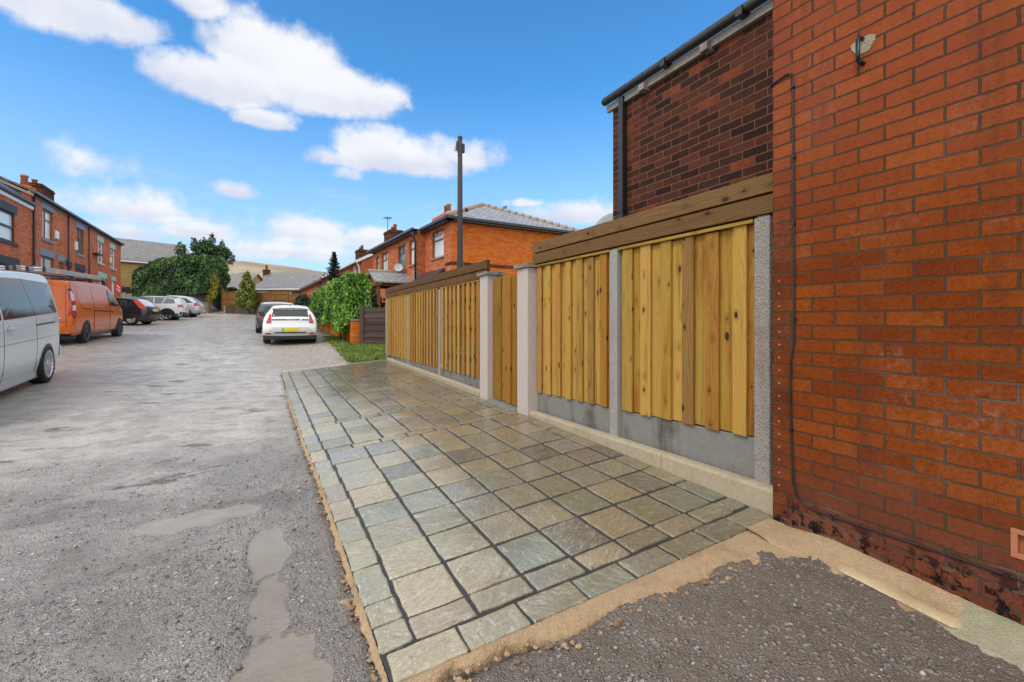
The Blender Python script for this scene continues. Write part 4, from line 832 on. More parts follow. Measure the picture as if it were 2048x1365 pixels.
mb = MB(); mb.box(-.04, .04, -.04, .04, -.3, sg.z-1.2+.5); mb.build('post', M['white'], s0)
mb = MB(); mb.box(-.62, .62, -.06, -.041, sg.z-1.2-.42, sg.z-1.2+.45); bo = mb.build('board', M['red_sign'], s0)
mb = MB(); zc = sg.z-1.2
for q in (0, .26): mb.add([(.02, -.066, zc-.25+q), (.28, -.066, zc+.02+q), (.54, -.066, zc-.25+q), (.54, -.066, zc-.37+q), (.28, -.066, zc-.10+q), (.02, -.066, zc-.37+q)], [(0, 5, 4, 1), (1, 4, 3, 2)])
mb.add([(-.52, -.066, zc-.12), (-.12, -.066, zc-.12), (-.12, -.066, zc-.03), (-.52, -.066, zc-.03)], [(0, 1, 2, 3)]); mb.build('chevron', M['white'], bo)
# ------------------------------------------------------------------ orange semi and its neighbours on the right
hA = R(4.0); hd = Vector((-math.sin(hA), math.cos(hA), 0)); he = Vector((math.cos(hA), math.sin(hA), 0)); P0 = atF(903, 431, 17.8)
def HF(px, py, off=0): q = onplane(px, py, P0-he*off, he)-P0; return q.dot(hd), q.z+P0.z
def semi():
    h = thing('semi_detached_house', 'bright orange brick semi with hipped slate roof behind the long board fence', 'house', (P0.x, P0.y, 0), hA)
    ez = P0.z-.14; g = .2; off = .35; yr = 2.88; yl = 10.5; gx = 6.05
    P = lambda u, z, d: Vector((d, u, z)); Pf = lambda u, z, d: Vector((d-off, u, z))
    nw = (.78, 2.05, 3.78, 4.93); fw_ = [(3.34, 4.02, 3.68, 4.83, 'top'), (4.58, 5.74, 3.66, 4.80, 'toptwo'), (7.45, 8.64, 3.70, 4.81, 'toptwo'), (9.15, 9.78, 3.70, 4.77, 'top')]
    mb = MB(); mb.wall((0, 0, 0), (0, 1, 0), yr, ez, [nw], .1, inward=(1, 0, 0))
    mb.wall((-off, yr, 0), (1, 0, 0), off, ez, inward=(0, 1, 0))
    mb.wall((-off, yr, 0), (0, 1, 0), yl-yr, ez, [(a-yr, b-yr, c, d) for a, b, c, d, _ in fw_], .1, inward=(1, 0, 0))
    mb.wall((gx, yl, 0), (-1, 0, 0), gx+off, ez, inward=(0, -1, 0)); mb.wall((gx, 0, 0), (0, 1, 0), yl, ez, inward=(-1, 0, 0))
    mb.build('wall', M['red_brick'], h)
    mb = MB(); mb.wall((0, -.002, 0), (1, 0, 0), gx, ez, inward=(0, 1, 0)); mb.box(-.006, gx, -.008, -.002, 3.34, 3.48, m=1); mb.box(-.006, .0, -.008, .6, 3.34, 3.48, m=1); mb.build('gable_wall', [M['orange_brick'], M['dark_brick']], h)
    window(h, *nw, P, None, 'brown_frame', 'pane_pale', None, 'ridge', 'top', sh=.05)
    mb = MB(); 
    for (y0, y1) in ((.86, 1.38), (1.46, 1.98)): mb.beam((-.12, y0, 4.62), (-.12, y1, 4.62), .03, .03); mb.beam((-.12, y0, 4.62), (.05, y0, 4.86), .03, .03); mb.beam((-.12, y1, 4.62), (.05, y1, 4.86), .03, .03)
    mb.build('open_light', M['brown_frame'], h)
    for i, (a, b, c, d, st) in enumerate(fw_): window(h, a, b, c, d, Pf, None, 'brown_frame', 'pane_pale' if i != 1 else 'pane_mid', None, 'ridge', st, sh=.05)
    ax, ay, az_ = 3.05, 3.2, 6.78; yb = yl+1.2; lo = ez+.06; o_ = .28
    mb = MB()
    # main hipped roof (thick slates): hip end toward the lane entrance, ridge running along the terrace
    fl, fr, bl, br2 = (-o_, -o_, lo), (gx+o_, -o_, lo), (-o_-off, yl+.1, lo), (gx+o_, yl+.1, lo); ap, rb = (ax, ay, az_), (ax, yl+.1, az_)
    mb.poly([fl, fr, ap]); mb.poly([fl, ap, rb, bl, (-o_-off, yr, lo), (-o_, yr, lo)]); mb.poly([fr, br2, rb, ap]); mb.poly([bl, rb, br2]); mb.poly([fl, (-o_, yr, lo), (-o_-off, yr, lo), bl, br2, fr])
    rf = mb.build('roof', M['wet_slate'], h)
    def ridge(a, b, n):
        mb = MB(); a, b = Vector(a), Vector(b); d = (b-a)/n
        for i in range(n):
            p, q = a+d*i, a+d*(i+.9); mb.tube([p+Vector((0, 0, .02)), p+d*.12+Vector((0, 0, .03)), q+Vector((0, 0, .0))], [.10, .125, .10], 8)
        return mb.build('ridge', M['ridge'], rf)
    ridge(fl, ap, 12); ridge(ap, rb, 18); ridge(fr, ap, 14)
    mb = MB(); q = [(0, 0), (.03, -.05), (.09, -.05), (.11, 0)]
    mb.box(-o_-.06, -o_+.05, -o_-.05, yr-.2, lo-.10, lo+.0); mb.box(-o_-off-.06, -o_-off+.05, yr-.2, yl+.2, lo-.10, lo); mb.box(-o_-.06, gx+o_, -o_-.07, -o_+.04, lo-.10, lo); mb.box(-.25, .0, 0, yr, lo-.16, lo-.11); mb.box(-.25-off, -off, yr, yl, lo-.16, lo-.11); mb.box(0, gx, -.25, -.01, lo-.16, lo-.11); mb.build('gutter', M['gutter'], h)
    mb = MB(); mb.tube([(-.1-off, yr+.0, .3), (-.1-off, yr, lo-.55), (-.2-off, yr, lo-.35), (-.25-off, yr, lo-.12)], .05, 8); mb.build('downpipe', M['gutter'], h)
    chimney(h, 2.5, 3.5, 6.5, 8.3, 6.2, 7.02, [(2.8, 6.7, .55, .12), (2.8, 7.1, .55, .12), (3.1, 7.7, .25, .14), (3.1, 8.05, .3, .14)], mat='red_brick')
    mb = MB(); u = HF(858, 527, .9); mb.lathe([(0, -.04), (.12, -.025), (.19, .008), (.2, .012), (.12, -.03), (0, -.05)], 18, 0, Matrix.Translation((-.75, 4.35, 3.62)) @ Vector((-.5, -.9, .35)).to_track_quat('Z', 'Y').to_matrix().to_4x4()); mb.tube([(-.75, 4.35, 3.6), (-.36, 4.35, 3.45)], .02, 6); mb.build('satellite_dish', M['dish'], h)
    mb = MB(); mb.lathe([(.0, -.02), (.085, -.01), (.085, .03)], 12, 0, Matrix.Translation((1.1, .95, 0)) @ Matrix.Translation((0, 0, lo+.62)) @ Matrix.Rotation(R(-50), 4, 'X')); mb.build('roof_vent', M['black'], rf)
    # lean-to over the bay
    lt = MB(); z1, y0, y1 = 3.30, .62, 2.80; lt.add([(-.002, y0, z1), (-.002, y1, z1), (-1.25, y1-.15, z1-.85), (-1.25, y0+.1, z1-.85), (-.002, y0, z1-.1), (-.002, y1, z1-.1), (-1.25, y1-.15, z1-.95), (-1.25, y0+.1, z1-.95)], [(0, 1, 2, 3), (7, 6, 5, 4), (0, 3, 7, 4), (1, 5, 6, 2), (2, 6, 7, 3)]); lr = lt.build('lean_to_roof', M['dark_slate'], h)
    mb = MB(); mb.box(-1.1, -.003, y0+.15, y1-.2, .1, 2.36); mb.build('bay', M['red_brick'], h)
    mb = MB(); mb.box(-off-.02, -off, 2.9, 3.35, 3.0, 3.42); mb.build('flashing', M['lead'], h)
    return h
semi()
def porch():
    base = P0-he*.35+hd*4.4; p = thing('porch', 'timber porch with pitched slate canopy in front of the orange brick semi', 'porch', (base.x, base.y, .2), hA); D = 1.55; hz = -.2; zt = 3.40+hz; zb = 2.86+hz; hw = 1.12
    mb = MB()
    for sgn in (-1, 1):
        a = [(-D-.2, 0, zt), (-.002, 0, zt), (-.002, sgn*hw, zb), (-D-.2, sgn*hw, zb)]; lo = [(x, y, z-.07) for x, y, z in a]
        mb.add(a+lo, [(0, 1, 2, 3), (7, 6, 5, 4), (0, 3, 7, 4), (1, 5, 6, 2), (2, 6, 7, 3)])
    rf = mb.build('roof', M['wet_slate'], p, fix=True); mb = MB(); mb.tube([(-D-.22, 0, zt+.02), (0, 0, zt+.02)], .06, 6); mb.build('ridge', M['ridge'], rf)
    mb = MB(); n = 5
    for i in range(n):
        z0, z1 = zb-.05+(zt-zb-.05)*i/n, zb-.05+(zt-zb-.05)*(i+1)/n; w0, w1 = hw*(1-i/n)-.05, hw*(1-(i+.9)/n)-.05
        mb.add([(-D-.04, -w0, z0), (-D-.04, w0, z0), (-D-.02, w1, z1), (-D-.02, -w1, z1), (-D+.02, -w0, z0), (-D+.02, w0, z0), (-D+.02, w1, z1), (-D+.02, -w1, z1)], [(0, 1, 2, 3), (7, 6, 5, 4), (0, 4, 5, 1), (3, 2, 6, 7), (0, 3, 7, 4), (1, 5, 6, 2)])
    mb.build('gable_boards', M['porch_wood'], p)
    for (x, y) in ((-D, -hw+.2), (-D, hw-.2), (-D, -.3), (-D, .35)):
        mb = MB(); mb.box(x-.06, x+.06, y-.07, y+.07, 0, zb-.06); mb.build('post', M['porch_wood'], p)
    mb = MB(); mb.box(-D-.07, -D+.07, -hw, hw, zb-.16, zb-.055); hrz(mb.build('beam', M['porch_wood'], p))
    for sgn in (-1, 1): mb = MB(); mb.box(-D, 0, sgn*(hw-.2)-.06, sgn*(hw-.2)+.06, zb-.18, zb-.06); hrz(mb.build('beam', M['porch_wood'], p))
    for sgn in (-1, 1): mb = MB(); mb.box(-D+.06, 0, sgn*(hw-.2)-.03, sgn*(hw-.2)+.03, 0, 1.1); mb.build('side_panel', M['porch_wood'], p)
    mb = MB(); mb.box(-D-.01, -D+.03, -.23, .28, .05, 2.1); d = mb.build('door', M['porch_wood'], p); mb = MB(); mb.box(-D-.05, -D-.011, .2, .24, 1.0, 1.14); mb.build('handle', M['chrome'], d)
porch()
def farterrace():
    off = .35; u0 = HF(723, 560, off)[0]; ez = HF(722, 519, off)[1]; L = 13.0
    def Z(px, py): return HF(px, py, off)[1]
    def U(px): return HF(px, 560, off)[0]
    base = P0+hd*u0-he*off; h = thing('brick_house', 'red brick house with white downpipe and white verge, beyond the orange semi', 'house', (base.x, base.y, 0), hA)
    P = lambda u, z, d: Vector((d, u-u0, z))
    ws = [(720.5, 715.5, 525, 574), (712, 704, 530, 573), (696, 690, 540, 575)]
    hs = [(U(a), U(b), Z(a, d), Z(a, c)) for a, b, c, d in ws]
    mb = MB(); mb.wall((0, 0, 0), (0, 1, 0), L, ez, [(a-u0, b-u0, c, d) for a, b, c, d in hs], .1, inward=(1, 0, 0)); mb.wall((0, 0, 0), (1, 0, 0), 7, ez, inward=(0, 1, 0)); mb.wall((7, L, 0), (-1, 0, 0), 7, ez, inward=(0, -1, 0)); mb.wall((7, 0, 0), (0, 1, 0), L, ez, inward=(-1, 0, 0))
    mb.poly([(0, 0, ez), (7, 0, ez), (3.5, 0, ez+1.9)]); mb.build('wall', M['red_brick'], h)
    for a, b, c, d in hs: window(h, a, b, c, d, P, None, 'white_upvc', 'pane_pale', None, 'ridge', 'two', sh=.05)
    mb = MB(); mb.prism([(-.3, ez-.05), (3.5, ez+2.0), (7.3, ez-.05), (7.3, ez-.15), (3.5, ez+1.88), (-.3, ez-.15)], -.1, L); mb.build('roof', M['slate'], h)
    mb = MB(); mb.prism([(-.34, ez-.09), (3.5, ez+1.98), (7.34, ez-.09), (7.34, ez-.27), (3.5, ez+1.8), (-.34, ez-.27)], -.16, -.101); mb.build('bargeboard', M['white'], h)
    mb = MB(); mb.box(-.36, -.26, -.15, L, ez-.2, ez-.08); mb.build('gutter', M['white'], h)
    mb = MB(); mb.tube([(-.1, .18, .5), (-.1, .18, ez-.5), (-.26, .18, ez-.2)], .045, 8); mb.build('downpipe', M['white'], h)
    chimney(h, 3.0, 4.0, 4, 5.6, ez+1.3, ez+2.9, [(3.5, 4.4, .5, .14), (3.5, 5, .4, .14)], mat='dark_brick')
    mb = MB(); mb.tube([(3.2, 5.3, ez+2.9), (3.2, 5.3, ez+4.1)], .025, 5)
    for q in range(4): mb.tube([(2.9, 5.3-.3+.2*q, ez+4.0), (3.5, 5.3-.3+.2*q, ez+4.0)], .015, 4)
    mb.build('aerial', M['gutter'], h)
    b2 = base+hd*(L+.02); h2 = thing('brick_house', 'farthest brick house on the right, showing dark eaves over the laurel hedge', 'house', (b2.x, b2.y, 0), hA); L2 = 26
    ez2 = ez-.15; P2 = lambda u, z, d: Vector((d, u, z)); hs = [(2.0, 3.4, 4.0, 5.2), (6.5, 7.9, 4.0, 5.2)]
    mb = MB(); mb.wall((0, 0, 0), (0, 1, 0), L2, ez2, hs, .1, inward=(1, 0, 0)); mb.wall((0, 0, 0), (1, 0, 0), 7, ez2, inward=(0, 1, 0)); mb.wall((7, L2, 0), (-1, 0, 0), 7, ez2, inward=(0, -1, 0)); mb.build('wall', M['red_brick'], h2)
    for q in hs: window(h2, *q, P2, None, 'white_upvc', 'pane_mid', None, 'ridge', 'two', sh=.05)
    mb = MB(); mb.prism([(-.35, ez2-.05), (3.5, ez2+1.7), (7.3, ez2-.05), (7.3, ez2-.15), (3.5, ez2+1.58), (-.35, ez2-.15)], 0, L2); mb.build('roof', M['dark_slate'], h2)
    mb = MB(); mb.box(-.42, -.30, 0, L2, ez2-.22, ez2-.06); mb.build('gutter', M['gutter'], h2)
    chimney(h2, 3.0, 4.0, 1, 2.4, ez2+1.2, ez2+2.9, [(3.4, 1.4, .45, .14), (3.4, 2, .35, .14)], mat='dark_brick')
farterrace()
# pigeons on the slate roof
for (px, py, fw, lb) in ((1008, 417, 22.0, 'grey pigeon standing up on the hip ridge of the orange brick house'),):
    b = atF(px, py, fw); p = MB()
    for c, r, st in (((0, 0, 0), .085, (1.5, .9, .9)), ((.10, 0, .09), .045, (1, .9, 1.2)), ((-.16, 0, -.03), .05, (2.0, .7, .35))):
        vs = []; fs = []; n = 10
        for i in range(7):
            a = -math.pi/2+math.pi*i/6
            for k in range(n): q = 2*math.pi*k/n; vs.append((c[0]+r*st[0]*math.cos(a)*math.cos(q), c[1]+r*st[1]*math.cos(a)*math.sin(q), c[2]+r*st[2]*math.sin(a)))
        p.add(vs, [(i*n+k, i*n+(k+1) % n, (i+1)*n+(k+1) % n, (i+1)*n+k) for i in range(6) for k in range(n)], sm=True)
    p.tube([(.14, 0, .09), (.19, 0, .08)], [.014, .004], 5); p.tube([(0, .02, -.07), (0, .02, -.16)], .008, 5); p.tube([(0, -.02, -.07), (0, -.02, -.16)], .008, 5)
    o = p.build('pigeon', M['bird']); o.location = b; tag(o, lb, 'bird')
# ------------------------------------------------------------------ end of the lane: walls, fences, houses
RV = Vector((c_, -s_, 0)); FV = Vector((s_, c_, 0))
def line_frame(pa, fa, pb, fb):
    a, b = atF(pa, 600, fa), atF(pb, 600, fb); a.z = b.z = 0; d = b-a; return a, d.length, math.atan2(d.y, d.x)
def concrete_fence():
    a, L, rz = line_frame(225, 48, 417, 43); h = thing('concrete_panel_fence', 'low weathered concrete panel fence with posts under the big clipped hedge', 'fence', (a.x, a.y, 0), rz)
    zt0, zt1 = 4.05, 3.55; n = 7
    for i in range(n+1):
        x = L*i/n; mb = MB(); mb.box(x-.07, x+.07, -.08, .05, 1.5, zt0+(zt1-zt0)*i/n+.1); mb.build('post', M['post_con'], h)
    for i in range(n):
        mb = MB(); x0, x1 = L*i/n+.08, L*(i+1)/n-.08; z = zt0+(zt1-zt0)*(i+.5)/n
        for k in range(4): mb.box(x0, x1, -.03, .02, z-2.0+.5*k+.01, z-2.0+.5*k+.49)
        for q in (1/3, 2/3): mb.box(x0+(x1-x0)*q-.05, x0+(x1-x0)*q+.05, -.045, -.03, z-1.99, z-.01)
        mb.build('panel', M['panel_con'], h)
    b = atF(405, 618, 42.2); w = thing('block_wall', 'low grey block retaining wall behind the parked white cars', 'wall', (b.x, b.y, 1.8), rz); mb = MB(); mb.box(-3.5, .75, 0, .3, -.6, .98); mb.build('wall', brick('block_wall', [(0, (.2, .18, .13)), (.5, (.28, .25, .18)), (1, (.34, .3, .22))], (.12, .1, .08), .02), w)
    mb = MB(); mb.box(-3.52, .78, -.03, .33, .98, 1.05); mb.build('coping', M['panel_con'], w)
concrete_fence()
def board_fence():
    a, L, rz = line_frame(445, 43, 645, 40.5); h = thing('board_fence', 'orange brown board fence across the end of the lane below the bungalow', 'fence', (a.x, a.y, 0), rz)
    z0, z1, zb0, zb1 = 3.92, 3.40, 2.55, 2.45; n = 6
    for i in range(n+1):
        x = L*i/n; mb = MB(); mb.box(x-.06, x+.06, -.06, .06, 1.7, z0+(z1-z0)*i/n+.12); mb.build('post', M['orange_fence'], h)
    for i in range(n):
        x0, x1 = L*i/n+.06, L*(i+1)/n-.06; zt = z0+(z1-z0)*(i+.5)/n; mb = MB(); zb = zb0+(zb1-zb0)*(i+.5)/n; m_ = 12
        for k in range(m_): mb.box(x0+(x1-x0)*k/m_, x0+(x1-x0)*(k+.96)/m_, -.015, .012, zb, zt)
        for z in (zb+.12, (zb+zt)/2, zt-.05): mb.box(x0, x1, -.06, -.015, z-.035, z+.035)
        mb.build('panel', M['orange_fence'], h)
    a2 = a+Vector((math.cos(rz), math.sin(rz), 0))*.6; w = thing('sleeper_wall', 'dark upright sleeper wall under the orange brown board fence', 'wall', (a2.x, a2.y, 0), rz); mb = MB(); x = 0
    while x < L: mb.box(x, x+.21, -.28, -.09, 1.4, 2.56+rnd.uniform(-.04, .04)-.1*x/L); x += .22
    mb.build('sleepers', M['sleeper'], w)
    a, L, rz = line_frame(414, 54, 444, 43.1); h = thing('dark_fence', 'dark weathered board fence going back beside the path, left of the orange brown fence', 'fence', (a.x, a.y, 0), rz); mb = MB(); n = 50
    for k in range(n): mb.box(L*k/n, L*(k+.94)/n, -.015, .015, 2.1, 4.35-.45*k/n)
    mb.build('boards', M['brown_fence'], h)
    p = [atF(422, 607, 50), atF(437, 607, 48.5), atF(449, 627, 42.4), atF(420, 627, 42.4)]; mb = MB(); mb.poly([(q.x, q.y, z) for q, z in zip(p, (2.9, 2.9, 1.86, 1.86))]); mb.poly([(q.x, q.y, z-.25) for q, z in zip(p, (2.9, 2.9, 1.86, 1.86))]); struct(mb.build('path', M['post_con']))
board_fence()
def boxhouse(name, label, pc, fw, rz, W_, D_, zb, ez, rh, wall, roof, axis='x', parts=(), wins=(), base=None, over=.35, hip=0):
    # local x along the front, y going back
    a = atF(pc, 600, fw); h = thing(name, label, 'house', (a.x, a.y, zb), rz); e = ez-zb
    P = lambda u, z, d: Vector((u, d, z-zb))
    mb = MB(); mb.wall((0, 0, -1), (1, 0, 0), W_, e+1, [(q[0], q[1], q[2]-zb+1, q[3]-zb+1) for q in wins], .1, inward=(0, 1, 0)); mb.wall((0, D_, -1), (0, -1, 0), D_, e+1, inward=(1, 0, 0)); mb.wall((W_, 0, -1), (0, 1, 0), D_, e+1, inward=(-1, 0, 0)); mb.wall((W_, D_, -1), (-1, 0, 0), W_, e+1, inward=(0, -1, 0))
    if axis == 'x': mb.poly([(0, 0, e), (0, D_, e), (0, D_/2, e+rh)]); mb.poly([(W_, 0, e), (W_, D_, e), (W_, D_/2, e+rh)])
    else: mb.poly([(0, 0, e), (W_, 0, e), (W_/2, 0, e+rh)]); mb.poly([(0, D_, e), (W_, D_, e), (W_/2, D_, e+rh)])
    mb.build('wall', M[wall], h)
    if base: mb = MB(); mb.box(-.01, W_+.01, -.02, -.003, -1, base-zb); mb.build('plinth', M['black_brick'], h)
    for q in wins: window(h, q[0], q[1], q[2], q[3], P, None, q[4], q[5], None, None, q[6])
    mb = MB(); o = over
    if axis == 'x': mb.prism([(-o, e-o*.5+.08), (D_/2, e+rh+.12), (D_+o, e-o*.5+.08), (D_+o, e-o*.5-.04), (D_/2, e+rh), (-o, e-o*.5-.04)], -o, W_+o, 'x')
    else: mb.prism([(-o, e-o*.5+.08), (W_/2, e+rh+.12), (W_+o, e-o*.5+.08), (W_+o, e-o*.5-.04), (W_/2, e+rh), (-o, e-o*.5-.04)], -o, D_+o, 'y')
    mb.build('roof', M[roof], h)
    mb = MB()
    if axis == 'x': mb.box(-o, W_+o, -o-.06, -o-.002, e-o*.5-.16, e-o*.5+.0)
    else: mb.prism([(-o-.03, e-o*.5+.02), (W_/2, e+rh+.06), (W_+o+.03, e-o*.5+.02), (W_+o+.03, e-o*.5-.2), (W_/2, e+rh-.18), (-o-.03, e-o*.5-.2)], -o-.06, -o-.002, 'y')
    mb.build('fascia', M['white'], h); return h
a64 = R(90-64)
yh = boxhouse('yellow_brick_house', 'yellow brick house with big grey tiled roof, behind the end terrace house', 180, 46.5, a64, 9.2, 8, 2.6, 7.75, 2.6, 'yellow_brick', 'tile', wins=[(6.35, 7.3, 6.2, 7.35, 'brown_frame', 'pane_mid', 'two')], base=4.75)
mb = MB(); mb.box(4.75, 5.1, -.03, .02, 4.45, 4.85); mb.build('vent', M['brown_frame'], yh)
mb = MB(); mb.wall((7.34, -.006, 3.3), (1, 0, 0), 1.8, 1.45, inward=(0, 1, 0)); mb.build('tile_hanging', simple('pale_tile_hanging', (.28, .33, .33), .5), yh)
boxhouse('brick_house', 'small yellow brick house with grey roof behind the dark rounded bush', 437.5, 66, -TH+R(4), 3.4, 8, 2.4, 5.95, 2.3, 'yellow_brick', 'tile', wins=[(.3, 2.9, 4.2, 5.8, 'white_upvc', 'pane_pale', 'cross')], over=.3)
boxhouse('garage', 'small white verged garage roof behind the dark rounded bush', 476, 74, -TH, 3.3, 8, 2.4, 6.6, 1.2, 'tan_brick', 'tile', axis='y', over=.25)
bg = boxhouse('bungalow', 'long bungalow with grey tiled roof and white windows behind the orange brown board fence', 509, 57, -TH+R(-3), 10.2, 7, 2.2, 5.3, 1.45, 'tan_brick', 'tile', wins=[(.35, 1.75, 4.1, 5.15, 'white_upvc', 'pane_mid', 'two'), (4.6, 6.5, 3.7, 4.9, 'white_upvc', 'pane_mid', 'two')])
b2 = boxhouse('bungalow', 'farther bungalow with dark roof, gable chimney and small white dormer, over the nearer bungalow', 510, 80, -TH+R(-4), 11.0, 9, 2.6, 7.6, 2.3, 'tan_brick', 'tile')
chimney(b2, -.75, .05, 3.4, 4.4, 0, 7.9, [(-.35, 3.9, .9, .22)], mat='dark_brick')
mb = MB(); mb.prism([(5.0, 4.9), (6.4, 6.1), (7.8, 4.9)], .6, 3.5); dm = mb.build('dormer', M['dark_slate'], b2)
mb = MB(); mb.prism([(4.8, 4.85), (6.4, 6.25), (8.0, 4.85), (7.7, 4.85), (6.4, 6.0), (5.1, 4.85)], .5, .595); mb.build('bargeboard', M['white'], dm)
# ------------------------------------------------------------------ garden wall, brown panel
def garden_wall():
    pts = [(2.44, 16.75), (2.47, 19.2), (2.46, 19.9), (2.40, 28)]
    h = thing('garden_wall', 'low orange brick garden wall with piers under the laurel hedge', 'wall', (2.44, 16.75, .3), R(1.0))
    mb = MB(); mb.box(-.04, .19, .35, 13, -.4, 0, top=(-.4, -.3, .82, .95)); mb.build('wall', M['orange_brick'], h)
    for y, dx, tp in ((0, .0, .86), (3.1, -.03, .92), (7, -.03, .95)):
        mb = MB(); mb.box(-.10+dx, .25+dx, y, y+.35, -.4, tp); p = mb.build('pier', M['orange_brick'], h); mb = MB(); mb.box(-.13+dx, .28+dx, y-.03, y+.38, tp+.001, tp+.05); mb.build('cap', M['cap'], p)
garden_wall()
h = thing('brown_fence_panel', 'dark brown slatted fence panel between brick pier and the long board fence', 'fence', (2.63, 16.62, .3), R(-27)); mb = MB()
for i in range(11): mb.box(.1, 1.95, -.035+.022*(i % 2), .015-.001*(i % 2), .06+.112*i+.004*(i % 2), .06+.112*i+.118, m=0); 
hrz(mb.build('slats', M['brown_fence'], h)); mb = MB(); mb.box(.1, 1.95, -.04, .03, 1.285, 1.325); mb.build('capping', M['brown_fence'], h)
mb = MB(); mb.box(-.02, .12, -.07, .07, -.2, 1.36); mb.build('post', M['brown_fence'], h, bevel=.02)
# ------------------------------------------------------------------ vegetation
def leaves(name, pts, nrm, size, mat, tint, parent=None, aspect=1.7, jit=.8, loc=(0, 0, 0)):
    n = len(pts); N = nrm/np.maximum(np.linalg.norm(nrm, axis=1, keepdims=True), 1e-6)+rng.normal(0, jit, (n, 3)); N /= np.linalg.norm(N, axis=1, keepdims=True)
    A = rng.normal(0, 1, (n, 3)); U = np.cross(N, A); U /= np.linalg.norm(U, axis=1, keepdims=True); V = np.cross(N, U)
    s = (size*rng.uniform(.6, 1.3, n))[:, None]; U, V = U*s*aspect, V*s
    vs = np.stack([pts-U, pts+V*.8+N*s*.15, pts+U, pts-V*.8+N*s*.15], 1).reshape(-1, 3)-np.array(loc)
    me = bpy.data.meshes.new(name); me.vertices.add(4*n); me.vertices.foreach_set('co', vs.ravel()); me.loops.add(4*n); me.loops.foreach_set('vertex_index', np.arange(4*n, dtype=np.int32))
    me.polygons.add(n); me.polygons.foreach_set('loop_start', np.arange(0, 4*n, 4, dtype=np.int32)); me.polygons.foreach_set('loop_total', np.full(n, 4, np.int32)); me.update()
    at = me.attributes.new('tint', 'FLOAT', 'FACE'); at.data.foreach_set('value', tint.astype(np.float32)); me.materials.append(M[mat]); me.validate()
    o = bpy.data.objects.new(name, me); C.objects.link(o)
    if parent: o.parent = parent
    return o
def stick(parent, pts, r, mat='twig', name='trunk', n=7):
    mb = MB(); mb.tube(pts, r, n); return mb.build(name, M[mat], parent)
def tree(name, label, base, blobs, n, size, mat, group=None, cat='tree', jit=.9, shell=.35, trunk=None, droop=0):
    # crown = many leaf faces spread through a set of lumpy ellipsoids (centre, radii), denser near the surface
    h = thing(name, label, cat, base, group=group); vol = np.array([b[3]*b[4]*b[5] for b in blobs])**(2/3); vol /= vol.sum(); P = []; Nn = []; T = []
    for b, w in zip(blobs, vol):
        k = int(n*w); d = rng.normal(0, 1, (k, 3)); d /= np.linalg.norm(d, axis=1, keepdims=True)
        r = 1-shell*rng.random(k)**1.6; lump = 1+.28*(fbm(d[:, 0]*2+b[0]*3, d[:, 1]*2+d[:, 2]*1.7+b[1], 1.3, 3, 2)-.5)*2
        P.append(d*(r*lump)[:, None]*np.array(b[3:6])+np.array(b[:3])); Nn.append(d+np.array([0, 0, -droop]))
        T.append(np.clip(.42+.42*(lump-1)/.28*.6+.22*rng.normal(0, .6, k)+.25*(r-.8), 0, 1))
    P, Nn, T = np.concatenate(P), np.concatenate(Nn), np.concatenate(T)
    leaves('crown', P, Nn, size, mat, T, h, jit=jit); zt = max(b[2]+b[5]*.4 for b in blobs)
    stick(h, [(0, 0, -.3), (0.03, .02, zt*.5), (0, 0, zt)], [trunk or .12, (trunk or .12)*.8, .03]); return h
